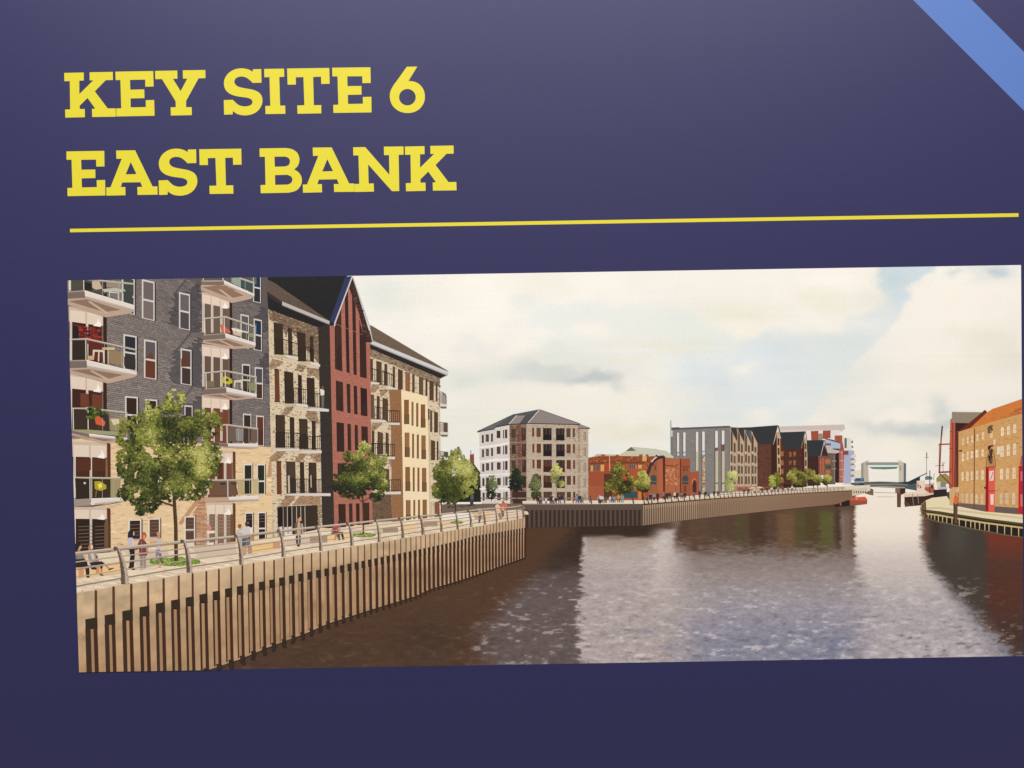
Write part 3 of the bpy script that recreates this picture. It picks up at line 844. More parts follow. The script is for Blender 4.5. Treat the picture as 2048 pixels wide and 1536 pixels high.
for i, y in enumerate(ROW):
    d = (0, 2, 3, 4, 4)[i]
    c = [(94, 70, 56), (100, 64, 50), (104, 66, 52), (98, 68, 54), (90, 66, 54)][i]
    p.rects([(1125 + d, y - 2, 1145 + d, y + 82), (1166 + d, y - 2, 1208 + d, y + 84), (1453 + d, y + 2, 1494 + d, y + 88), (1514 + d, y + 2, 1534 + d, y + 86)], c, 4)
    big = [(54, 46, 40), (52, 44, 38), (88, 56, 42), (84, 56, 44), (82, 60, 48)][i]
    p.rects([(1229 + d, y, 1311 + d, y + 117)], big)
    p.rects([(1353 + d, y + 2, 1435 + d, y + 119)], [(58, 48, 46), (56, 46, 44), (62, 50, 46), (66, 50, 44), (92, 62, 50)][i])
    p.rects([(1229 + d, y + 64, 1311 + d, y + 117), (1353 + d, y + 66, 1435 + d, y + 119)], (40, 34, 34) if i < 2 else (66, 42, 36))
    p.up()
    for x in (1255, 1290, 1378, 1412):
        p.add([(x + d, y + 4), (x + 5 + d, y + 4), (x + 5 + d, y + 62), (x + d, y + 62)], (96, 84, 76))
    p.rects([(1145 + d, y - 2, 1149 + d, y + 82), (1208 + d, y - 2, 1213 + d, y + 84), (1494 + d, y + 2, 1499 + d, y + 88)], (214, 190, 162))
    p.rects([(1621, y + 38 - i * 3, 1640, y + 118 - i * 3)], (104, 84, 68))
    p.rects([(1627, y + 42 - i * 3, 1634, y + 116 - i * 3)], (206, 186, 160))
p.poly([(597, 590), (700, 545), (940, 430), (1196, 379), (1088, 508), (1000, 516), (905, 520), (768, 550), (764, 566), (600, 597)], (92, 88, 88))
p.poly([(597, 590), (760, 520), (905, 448), (770, 540), (764, 562)], (106, 104, 104))
p.poly([(1196, 379), (1584, 514), (1586, 524), (1086, 508)], (142, 130, 124))
p.poly([(975, 437), (1058, 437), (1002, 514), (902, 520)], (148, 136, 130))
p.poly([(1060, 437), (1150, 420), (1082, 508), (1002, 514)], (84, 82, 84))
p.poly([(1566, 520), (1586, 520), (1678, 553), (1676, 562), (1566, 556)], (150, 134, 124))
p.lines([[(1196, 379), (1086, 506)], [(975, 437), (903, 518)]], 7, (214, 206, 198))
p.line([(597, 594), (764, 566), (768, 548), (905, 522), (1086, 512), (1584, 524)], 8, (70, 56, 52))
p.line([(1566, 560), (1678, 562)], 7, (84, 68, 60))
p.line([(600, 588), (940, 428), (1196, 379), (1584, 514)], 4, (70, 68, 70))
p.rects([(634, 1225, 1660, 1236), (634, 1282, 1662, 1292)], (150, 128, 112))
p.build()

# ---- ornate red brick hall
p = Part('printed_brick_hall', 3.5, 'ornate red brick hall with a pale green roof behind park trees', picture).at(Z8)
p.poly([(225, 718), (270, 680), (520, 688), (560, 720), (330, 740)], (192, 176, 146))
p.poly([(540, 700), (640, 640), (705, 590), (1015, 618), (1150, 640), (1240, 712), (1240, 760), (540, 760)], (196, 196, 174))
p.poly([(540, 700), (645, 640), (765, 640), (800, 720), (540, 720)], (204, 190, 158))
p.poly([(640, 642), (705, 592), (768, 638)], (98, 104, 90))
p.line([(705, 592), (1015, 620), (1090, 680)], 5, (166, 172, 154))
BR = [(165, 726), (330, 700), (332, 682), (378, 684), (380, 704), (510, 706), (515, 686), (552, 688), (554, 708), (805, 708), (808, 682), (850, 684), (852, 706), (888, 706), (892, 682), (924, 684), (926, 708), (1050, 704), (1132, 704), (1136, 722), (1320, 738), (1328, 724), (1350, 738), (1440, 735), (1448, 744), (1448, 905), (1558, 900), (1562, 1260), (165, 1260)]
p.poly(BR, (162, 88, 60))
p.poly([(165, 905), (366, 905), (368, 1245), (165, 1245)], (156, 82, 56))
p.poly([(165, 1085), (366, 1085), (368, 1245), (165, 1245)], (162, 90, 62))
p.poly([(165, 728), (500, 704), (930, 708), (1000, 715), (930, 800), (600, 790), (165, 800)], (144, 76, 52))
p.speck(in_poly([(170, 720), (1000, 712), (1000, 860), (170, 890)]), 420, 9, [(120, 68, 48), (164, 94, 64), (180, 112, 74), (100, 62, 46), (140, 82, 54)], aspect=.5)
p.poly([(165, 790), (500, 770), (880, 770), (880, 800), (165, 815)], (120, 70, 46))
p.rects([(165, 828, 190, 890), (232, 820, 298, 886), (692, 815, 762, 880)], (84, 80, 80))
p.rects([(196, 825, 228, 896), (322, 812, 372, 896), (762, 815, 772, 890), (796, 815, 842, 910), (848, 706, 900, 770)], (214, 166, 104), 8)
p.lines([[(254, 820), (254, 886)], [(276, 820), (276, 886)], [(714, 815), (714, 880)], [(738, 815), (738, 880)]], 4, (180, 150, 120))
p.poly([(366, 790), (500, 800), (560, 1240), (366, 1240)], (162, 74, 52))
p.rect(364, 930, 470, 1240, (86, 56, 44))
p.line([(434, 690), (436, 890)], 9, (222, 180, 140))
p.poly([(600, 870), (900, 860), (900, 1240), (600, 1240)], (170, 84, 54))
p.rect(590, 1150, 785, 1235, (50, 82, 88))
p.rects([(800, 1120, 832, 1245), (960, 1060, 1000, 1150)], (212, 122, 54))
p.poly([(935, 860), (1040, 800), (1040, 1180), (935, 1180)], (150, 96, 66))
p.poly([(1040, 760), (1110, 720), (1112, 1170), (1045, 1170)], (174, 98, 68))
p.poly([(1136, 724), (1318, 740), (1322, 1165), (1136, 1165)], (172, 102, 70))
p.poly([(1320, 738), (1448, 744), (1446, 1180), (1320, 1180)], (148, 90, 64))
p.poly([(1330, 740), (1446, 738), (1448, 840), (1326, 836)], (158, 84, 58))
p.polys([[(1104, 720), (1134, 712), (1130, 1160), (1110, 1160)], [(1252, 830), (1262, 830), (1266, 1160), (1256, 1160)], [(1320, 745), (1332, 745), (1334, 1160), (1322, 1160)]], (84, 46, 38))
p.line(curve([(900, 965), (925, 900), (955, 815), (1000, 758), (1055, 724), (1120, 716)]), 40, (70, 54, 50))
p.poly([(955, 778), (985, 742), (1020, 712), (1035, 720), (1000, 745), (965, 785)], (226, 212, 200))
p.ell(1026, 702, 14, 12, (66, 50, 48))
p.line([(1120, 800), (1150, 826), (1270, 832), (1290, 806)], 13, (112, 58, 44))
p.line([(1326, 836), (1448, 842)], 10, (120, 64, 46))
for cx, y0, y1, w in [(988, 945, 1062, 38), (1388, 948, 1062, 38)]:
    p.poly([(cx - w, y1)] + [(cx + w * math.cos(t), y0 + 38 - 40 * math.sin(t)) for t in np.linspace(math.pi, 0, 9)] + [(cx + w, y1)], (76, 74, 70))
    p.line([(cx - w, y1 - 36), (cx + w, y1 - 36)], 6, (140, 120, 96))
p.poly([(1480, 1165), (1480, 1040), (1504, 1000), (1528, 1040), (1528, 1165)], (78, 48, 48))
p.line([(1472, 1060), (1482, 1010), (1504, 990), (1528, 1012)], 8, (214, 150, 100))
p.rects([(1366, 1080, 1402, 1165)], (140, 58, 46))
p.rects([(1000, 830, 1020, 880), (1360, 850, 1380, 895), (1396, 850, 1414, 895)], (120, 62, 44))
p.speck(in_poly([(1140, 850), (1310, 850), (1315, 1080), (1140, 1080)]), 70, 9, [(190, 126, 84), (158, 92, 62), (204, 146, 104)], aspect=.7)
p.lines([[(1175, 870), (1205, 920), (1235, 870)], [(1245, 930), (1262, 1000)]], 7, (222, 156, 112))
p.line([(1255, 780), (1258, 1150)], 4, (214, 140, 100))
p.build()

# ---- grey modern building with slot windows, saw-toothed end
p = Part('printed_grey_building', 2.7, 'grey modern building with tall slot windows and a saw tooth gabled end', picture).at(Z8)
p.poly([(1197, 258), (1213, 254), (1222, 640), (1228, 700), (1200, 690)], (176, 182, 168))
p.poly([(1204, 460), (1226, 460), (1230, 860), (1206, 700)], (110, 122, 114))
p.poly([(1214, 352), (1310, 345), (1318, 352), (1942, 326), (1950, 352), (1945, 1200), (1232, 1200), (1226, 380)], (130, 125, 119))
p.speck(in_poly([(1236, 380), (1940, 350), (1940, 1180), (1236, 1180)]), 700, 9, [(122, 118, 112), (138, 132, 126), (128, 124, 119)], aspect=.5)
p.poly([(1212, 346), (1310, 342), (1318, 350), (1942, 324), (1944, 346), (1316, 372), (1214, 380)], (92, 88, 88))
p.rects([(1276, 412, 1284, 700), (1354, 408, 1362, 710), (1512, 404, 1521, 890), (1592, 400, 1600, 1165), (1755, 390, 1764, 1150), (1838, 386, 1847, 1150)], (92, 84, 84))
p.rects([(1284, 412, 1309, 655), (1362, 408, 1390, 652), (1521, 402, 1550, 650), (1600, 398, 1632, 640), (1764, 390, 1797, 602), (1847, 385, 1880, 560)], (222, 214, 208))
p.rects([(1284, 668, 1310, 700), (1362, 664, 1390, 706), (1600, 650, 1634, 690)], (206, 200, 204))
p.rects([(1521, 650, 1552, 890), (1604, 700, 1636, 1165), (1768, 640, 1800, 1150), (1850, 640, 1882, 1150)], (198, 182, 150))
p.speck(in_poly([(1604, 760), (1636, 760), (1636, 1160), (1604, 1160)]), 26, 10, [(206, 140, 100), (190, 120, 90), (170, 110, 84)], aspect=.8)
p.polys([[(1764, 604), (1797, 596), (1797, 640), (1764, 640)], [(1847, 566), (1880, 552), (1882, 644), (1847, 644)], [(1604, 720), (1634, 690), (1634, 700), (1604, 745)], [(1606, 1045), (1636, 1040), (1636, 1056), (1606, 1060)], [(1768, 1045), (1800, 1035), (1800, 1050), (1770, 1060)], [(1850, 1045), (1882, 1035), (1882, 1050), (1850, 1060)]], (112, 84, 76))
p.at(Z9)
p.poly([(372, 332), (464, 348), (556, 362), (640, 380), (736, 555), (724, 1095), (380, 1095)], (186, 164, 136))
ROOF = (64, 63, 62)
p.poly([(385, 348), (462, 345), (468, 480), (462, 512)], ROOF)
p.poly([(468, 350), (554, 358), (558, 500), (552, 528)], ROOF)
p.poly([(560, 352), (640, 356), (646, 510), (640, 540)], (84, 90, 94))
for x, t in [(372, 330), (465, 345), (556, 360), (645, 380)]:
    p.line([(x + 2, t), (x + 92, t + 182)], 9, (70, 58, 54))
    p.line([(x + 4, t + 10), (x + 4, 1092)], 6, (122, 92, 76))
    p.line([(x + 12, t + 20), (x + 12, 1080)], 6, (222, 198, 170))
for x, t, w in [(385, 330, 1.0), (477, 345, .98), (567, 362, .95), (652, 382, .9)]:
    a, b, c, d = x, x + 26 * w, x + 37 * w, x + 63 * w
    p.polys([[(a, t + 40), (b, t + 95), (b, 648), (a, 645)], [(c, t + 205), (d, t + 215), (d, 662), (c, 660)]], (100, 78, 58))
    p.polys([[(q0, y), (q1, y + 2), (q1, y2), (q0, y2)] for y, y2 in [(682, 788), (824, 930), (958, 1060)] for q0, q1 in [(a, b)]] + [[(q0, y), (q1, y + 2), (q1, y2), (q0, y2)] for y, y2 in [(702, 798), (832, 926), (960, 1058)] for q0, q1 in [(c, d)]], (112, 88, 66), 5)
    p.polys([[(a, t + 40), (a + 8, t + 58), (a + 8, 646), (a, 645)]] + [[(a, y), (a + 8, y), (a + 8, y2), (a, y2)] for y, y2 in [(682, 788), (824, 930), (958, 1060)]], (70, 54, 44))
p.poly([(380, 1085), (724, 1085), (740, 1130), (380, 1150)], (170, 130, 104))
p.polys([[(470, 1100), (545, 1098), (545, 1140), (470, 1142)], [(560, 1095), (600, 1095), (600, 1140), (560, 1140)], [(655, 1095), (700, 1093), (700, 1110), (655, 1110)]], (150, 86, 66))
p.build()

# ---- far apartment building with the pale overhanging roof
p = Part('printed_apartment_block', 2.9, 'pale roofed far apartment tower with red brick bays and white balconies', picture).at(Z9)
p.poly([(980, 334), (1812, 308), (1828, 352), (1785, 392), (1340, 396), (1000, 402)], (202, 188, 176))
p.poly([(980, 380), (1785, 376), (1785, 392), (1000, 404)], (214, 202, 190))
p.poly([(1330, 388), (1758, 384), (1756, 480), (1700, 520), (1330, 520)], (228, 216, 206))
p.polys([[(1395, 392), (1490, 388), (1490, 505), (1400, 505)], [(1546, 386), (1642, 382), (1642, 480), (1540, 490)]], (158, 82, 64))
p.poly([(1490, 425), (1540, 420), (1540, 505), (1490, 505)], (150, 136, 126))
p.poly([(1800, 470), (1902, 476), (1902, 1060), (1800, 1060)], (220, 212, 204))
p.rects([(1818, 480, 1846, 604)], (96, 108, 98))
p.rects([(1905, 512, 1925, 540), (1908, 575, 1926, 602)], (110, 108, 100))
p.poly([(1810, 632), (1940, 636), (1938, 700), (1902, 760), (1900, 1050), (1812, 1050)], (168, 172, 194))
p.polys([[(1898, y), (1960, y - 26), (1958, y + 10), (1940, y + 34), (1898, y + 30)] for y in (700, 766, 838, 908, 976)], (212, 204, 198))
p.polys([[(1898, y + 30), (1940, y + 34), (1946, y + 52), (1898, y + 60)] for y in (700, 766, 838, 908)], (140, 134, 136))
p.polys([[(1694, 448), (1790, 444), (1790, 520), (1812, 620), (1806, 1040), (1752, 1040), (1752, 620), (1764, 540), (1694, 500)]], (164, 88, 70))
p.rects([(1760, 655, 1800, 662), (1756, 760, 1806, 770), (1756, 870, 1806, 880), (1756, 960, 1806, 968)], (206, 160, 144))
p.lines([[(1776, 640), (1774, 1030)], [(1792, 640), (1792, 1030)]], 5, (206, 164, 150))
p.rects([(1800, 640, 1868, 690)], (136, 76, 64))
p.poly([(1570, 482), (1765, 545), (1765, 606), (1640, 612), (1575, 545)], (172, 182, 200))
p.poly([(1565, 478), (1694, 505), (1765, 535), (1765, 548), (1570, 490)], (100, 84, 88))
p.rects([(1584, 545, 1646, 572)], (140, 82, 72))
p.poly([(1650, 612), (1750, 612), (1750, 640)], (76, 66, 80))
p.poly([(1700, 670), (1750, 660), (1750, 1040), (1700, 1040)], (56, 42, 42))
p.poly([(1575, 572), (1600, 585), (1752, 655), (1720, 672), (1575, 665)], (194, 180, 168))
p.poly([(1570, 662), (1702, 672), (1702, 1060), (1570, 1060)], (110, 92, 80))
p.rects([(1575, 745, 1640, 800), (1580, 880, 1640, 925)], (178, 108, 72))
p.rects([(1580, 825, 1650, 862)], (80, 76, 58))
p.rects([(1685, 690, 1696, 1040)], (140, 124, 112))
p.rects([(1660, 760, 1712, 775), (1660, 860, 1712, 872)], (150, 138, 128))
p.build()

# ---- three dark roofed warehouses
def gable_wh(layer, label, polys_):
    p = Part('printed_warehouse', layer, label, picture).at(Z9)
    for pts, c in polys_:
        p.poly(pts, c)
    return p


p = gable_wh(3.9, 'red brick gabled warehouse with a black roof beside a red fronted gable', [
    ([(1350, 700), (1492, 705), (1492, 1000), (1440, 1080), (1350, 1080)], (68, 45, 41)),
    ([(1344, 506), (1568, 504), (1522, 706), (1350, 712)], (56, 58, 61)),
    ([(1490, 715), (1525, 700), (1562, 560), (1604, 706), (1575, 712), (1572, 945), (1492, 940)], (134, 76, 62)),
    ([(1562, 545), (1606, 708), (1560, 700), (1525, 706)], (72, 44, 44)),
])
p.lines([[(1566, 504), (1520, 708)]], 7, (190, 186, 190))
p.lines([[(1568, 506), (1606, 712)]], 8, (50, 44, 48))
p.lines([[(x, 730), (x + 2, 940)] for x in (1515, 1535, 1555)], 5, (206, 134, 106))
p.lines([[(1494, y), (1570, y - 2)] for y in (790, 860)], 5, (180, 110, 88))
p.build()
p = gable_wh(4.2, 'brick warehouse with a black gabled roof and paired orange windows', [
    ([(1040, 610), (1280, 600), (1310, 470), (1345, 560), (1345, 1090), (1040, 1110)], (80, 52, 44)),
    ([(1005, 408), (1328, 394), (1276, 606), (1045, 622)], (58, 59, 61)),
    ([(1272, 610), (1310, 480), (1318, 940), (1280, 940)], (78, 44, 40)),
    ([(1312, 478), (1326, 460), (1342, 520), (1344, 900), (1316, 890)], (198, 164, 124)),
])
p.rects([(1318, 545, 1336, 618), (1320, 650, 1338, 722), (1321, 755, 1340, 830), (1322, 862, 1340, 900)], (84, 60, 48))
p.polys([[(a, y), (a + 32, y), (a + 32, y + 62), (a, y + 66)] for a in (1120, 1174) for y in (650, 756)], (150, 98, 70))
p.rects([(1050, 1060, 1300, 1100)], (60, 36, 32))
p.speck(in_poly([(1045, 630), (1270, 620), (1270, 1080), (1045, 1080)]), 160, 9, [(72, 46, 40), (88, 58, 50)], aspect=.4)
p.lines([[(1326, 394), (1276, 608)]], 6, (170, 140, 116))
p.lines([[(1328, 396), (1350, 540)]], 7, (54, 46, 46))
p.build()
p = gable_wh(4.5, 'tall red brick warehouse with a black roof and a cream strip gable', [
    ([(722, 552), (928, 556), (970, 400), (1050, 575), (1052, 1115), (722, 1100)], (98, 64, 53)),
    ([(470, 350), (640, 344), (982, 318), (925, 558), (735, 556), (650, 385)], (58, 58, 59)),
    ([(895, 560), (928, 556), (972, 420), (972, 1110), (895, 1105)], (64, 44, 39)),
    ([(1010, 470), (1050, 578), (1050, 1115), (1010, 1115)], (86, 56, 46)),
    ([(966, 430), (986, 392), (1006, 430), (1016, 945), (970, 940)], (200, 164, 122)),
])
p.speck(in_poly([(725, 565), (890, 565), (890, 1090), (725, 1090)]), 300, 9, [(90, 58, 48), (108, 72, 60), (86, 54, 46)], aspect=.3)
p.polys([[(974, 482), (998, 480), (999, 572), (975, 572)], [(976, 602), (1000, 602), (1001, 690), (977, 690)], [(980, 726), (1001, 726), (1002, 806), (982, 806)], [(983, 846), (1004, 846), (1006, 932), (985, 930)]], (84, 58, 48))
p.polys([[(1016, y), (1050, y + 4), (1050, y + 60), (1016, y + 64)] for y in (645, 758, 868, 980)], (160, 104, 68))
p.lines([[(982, 318), (922, 560)]], 6, (196, 170, 146))
p.lines([[(984, 322), (1048, 576)]], 11, (64, 52, 50))
p.lines([[(470, 350), (640, 344), (982, 318)]], 4, (84, 84, 88))
p.poly([(722, 1085), (1052, 1085), (1052, 1130), (722, 1140)], (120, 74, 60))
p.build()

# ---- far quay wall
p = Part('printed_quay_wall', 4.8, 'long brown sheet piled quay wall on the far bank', picture).at(ONE)
TOP = [(1045, 1009), (1286, 1007.5), (1437, 995.5), (1590, 986), (1706, 980)]
BOT = [(1045, 1055.5), (1286, 1051), (1355, 1042), (1426, 1034), (1563, 1019), (1672, 1008.5), (1706, 996)]
tx, ty = zip(*TOP); bx_, by_ = zip(*BOT)
ytop_ = lambda x: float(np.interp(x, tx, ty)); ybot_ = lambda x: float(np.interp(x, bx_, by_))
p.poly([(1045, 1002), (1290, 1000), (1440, 986), (1600, 975), (1740, 970), (1740, 982), (1706, 982), (1590, 988), (1437, 998), (1290, 1010), (1045, 1012)], (222, 206, 184))
for i in range(24):
    x0, x1 = 1045 + i * 10.05, 1045 + (i + 1) * 10.05
    p.add([(x0, ytop_(x0)), (x1, ytop_(x1)), (x1, ybot_(x1)), (x0, ybot_(x0))], (88, 73, 63))
xs = np.linspace(1286, 1706, 43)
for a, b in zip(xs[:-1], xs[1:]):
    f = (a - 1286) / 420
    ca = np.array([172, 146, 116.0]) * (1 - f) + np.array([132, 104, 84.0]) * f if f > .25 else np.array([178, 152, 122.0])
    cb = ca * (1 - .12 * (1 - f))
    p.add([(a, ytop_(a)), (b, ytop_(b)), (b, ybot_(b)), (a, ybot_(a))], None, [ca, ca, cb, cb])
p.poly([(1045, 1009), (1286, 1007.5), (1286, 1019), (1045, 1021)], (95, 79, 68))
p.up()
x = 1052.0
while x < 1284:
    w = 4.6
    p.add([(x, 1020), (x + w, 1020), (x + w, ybot_(x) - .4), (x, ybot_(x) - .4)], (60, 47, 40))
    x += R.uniform(8.6, 9.6)
p.up()
x = 1288.0
while x < 1700:
    f = (x - 1288) / 412
    sp = 4.6 - 3.0 * f
    k = max(0, 1 - f * 1.7) * .55 + .12
    base = np.array([168, 136, 108.0]) * (1 - f) + np.array([134, 104, 82.0]) * f
    c = base * (1 - k) + np.array([66, 48, 40.0]) * k
    h = (ybot_(x) - ytop_(x))
    p.add([(x, ytop_(x) + 1), (x + sp * .45, ytop_(x) + 1), (x + sp * .5, ybot_(x)), (x, ybot_(x))], c)
    p.add([(x + sp * .45, ytop_(x) + h * .24), (x + sp * .62, ytop_(x) + h * .24), (x + sp * .62, ybot_(x)), (x + sp * .5, ybot_(x))], c)
    x += sp
p.up()
for a, b in zip(xs[:-1], xs[1:]):
    p.add([(a, ytop_(a) - 2.6), (b, ytop_(b) - 2.6), (b, ytop_(b) + .4), (a, ytop_(a) + .4)], (206, 182, 152))
p.poly([(1704, 978), (1735, 975), (1735, 984), (1704, 992)], (206, 192, 164))
p.up()
for x in np.arange(1707, 1733, 4.5):
    p.add([(x, 982), (x + 2, 982), (x + 2, 986), (x, 986)], (84, 66, 54))
p.build()

# ---- trees on the far bank
YG = [(46, 44, 22), (78, 76, 34), (110, 106, 48), (142, 136, 64), (172, 164, 84), (192, 184, 108)]
DG = [(34, 40, 28), (52, 60, 40), (76, 84, 56), (104, 110, 76), (128, 132, 96)]
PG = [(104, 108, 64), (140, 140, 80), (168, 164, 94), (196, 188, 112), (214, 206, 140)]
q7 = lambda L: [(830 + a / 4.8, 740 + b / 4.8, c / 4.8, d / 4.8) for a, b, c, d in L]
q8 = lambda L: [(1150 + a / 6.294, 800 + b / 6.294, c / 6.294, d / 6.294) for a, b, c, d in L]
q9 = lambda L: [(1400 + a / 6.294, 800 + b / 6.294, c / 6.294, d / 6.294) for a, b, c, d in L]
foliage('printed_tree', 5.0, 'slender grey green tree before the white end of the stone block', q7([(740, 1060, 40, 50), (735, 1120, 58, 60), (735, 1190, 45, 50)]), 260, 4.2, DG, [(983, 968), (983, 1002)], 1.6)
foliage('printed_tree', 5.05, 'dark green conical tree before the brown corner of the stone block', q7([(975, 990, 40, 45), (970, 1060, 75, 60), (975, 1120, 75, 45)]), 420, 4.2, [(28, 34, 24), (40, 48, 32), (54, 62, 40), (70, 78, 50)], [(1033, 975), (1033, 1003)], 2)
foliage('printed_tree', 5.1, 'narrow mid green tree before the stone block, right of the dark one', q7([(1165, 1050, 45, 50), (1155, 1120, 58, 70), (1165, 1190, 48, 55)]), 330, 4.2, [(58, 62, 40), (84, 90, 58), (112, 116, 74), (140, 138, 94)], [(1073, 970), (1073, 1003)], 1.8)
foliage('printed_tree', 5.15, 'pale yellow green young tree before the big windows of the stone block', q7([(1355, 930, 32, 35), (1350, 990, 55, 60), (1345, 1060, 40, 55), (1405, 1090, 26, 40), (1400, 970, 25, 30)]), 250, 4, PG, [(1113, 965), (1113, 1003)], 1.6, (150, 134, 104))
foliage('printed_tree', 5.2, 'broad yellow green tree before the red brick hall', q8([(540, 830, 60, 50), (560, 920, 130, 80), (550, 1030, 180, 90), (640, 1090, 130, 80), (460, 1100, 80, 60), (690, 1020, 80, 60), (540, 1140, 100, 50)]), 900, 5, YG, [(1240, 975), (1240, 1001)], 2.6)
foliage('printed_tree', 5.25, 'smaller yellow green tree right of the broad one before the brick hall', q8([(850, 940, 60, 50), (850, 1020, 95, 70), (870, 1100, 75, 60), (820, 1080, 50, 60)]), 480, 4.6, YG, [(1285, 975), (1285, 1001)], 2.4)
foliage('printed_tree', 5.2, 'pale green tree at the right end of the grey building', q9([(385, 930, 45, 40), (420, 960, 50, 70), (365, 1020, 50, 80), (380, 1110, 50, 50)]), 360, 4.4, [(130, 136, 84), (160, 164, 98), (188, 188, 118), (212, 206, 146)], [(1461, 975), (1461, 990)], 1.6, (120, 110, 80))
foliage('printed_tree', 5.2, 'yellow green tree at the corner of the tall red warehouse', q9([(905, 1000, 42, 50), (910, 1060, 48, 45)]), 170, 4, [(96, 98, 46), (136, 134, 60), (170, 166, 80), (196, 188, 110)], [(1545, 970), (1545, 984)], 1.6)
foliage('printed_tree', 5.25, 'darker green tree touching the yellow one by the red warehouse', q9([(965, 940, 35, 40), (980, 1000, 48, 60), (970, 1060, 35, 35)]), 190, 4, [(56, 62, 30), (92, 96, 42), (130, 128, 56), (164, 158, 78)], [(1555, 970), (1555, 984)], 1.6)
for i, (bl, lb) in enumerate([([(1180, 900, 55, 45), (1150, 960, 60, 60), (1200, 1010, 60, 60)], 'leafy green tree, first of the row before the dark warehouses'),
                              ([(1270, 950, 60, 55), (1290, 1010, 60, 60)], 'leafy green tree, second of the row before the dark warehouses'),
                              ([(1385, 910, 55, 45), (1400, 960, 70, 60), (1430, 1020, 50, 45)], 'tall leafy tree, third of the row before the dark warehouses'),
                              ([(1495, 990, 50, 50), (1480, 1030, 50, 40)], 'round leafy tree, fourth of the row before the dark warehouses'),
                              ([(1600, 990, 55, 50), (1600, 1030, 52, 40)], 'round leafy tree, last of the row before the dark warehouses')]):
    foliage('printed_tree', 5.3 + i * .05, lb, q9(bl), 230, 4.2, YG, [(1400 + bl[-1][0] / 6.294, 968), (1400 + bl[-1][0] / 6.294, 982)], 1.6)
# parasols
for i, (x0, x1, yb, yt, xm) in enumerate([(1548, 1672, 218, 188, 1620), (1668, 1802, 214, 180, 1724)]):
    p = Part('printed_parasol', 5.6 + i * .1, ['cream cafe parasol on the far quay, left of two', 'cream cafe parasol on the far quay, right of two'][i], picture).at(ZC2)
    p.rect(xm - 3, yb - 12, xm + 4, yb + 50, (206, 190, 160))
    p.poly([(x0, yb), (xm - 30, yt + 6), (xm, yt), (xm + 30, yt + 6), (x1, yb - 4), (xm, yb - 2)], (232, 194, 148))
    p.poly([(x0, yb), (xm, yt + 16), (x1, yb - 4), (xm, yb - 2)], (206, 164, 120))
    p.build()

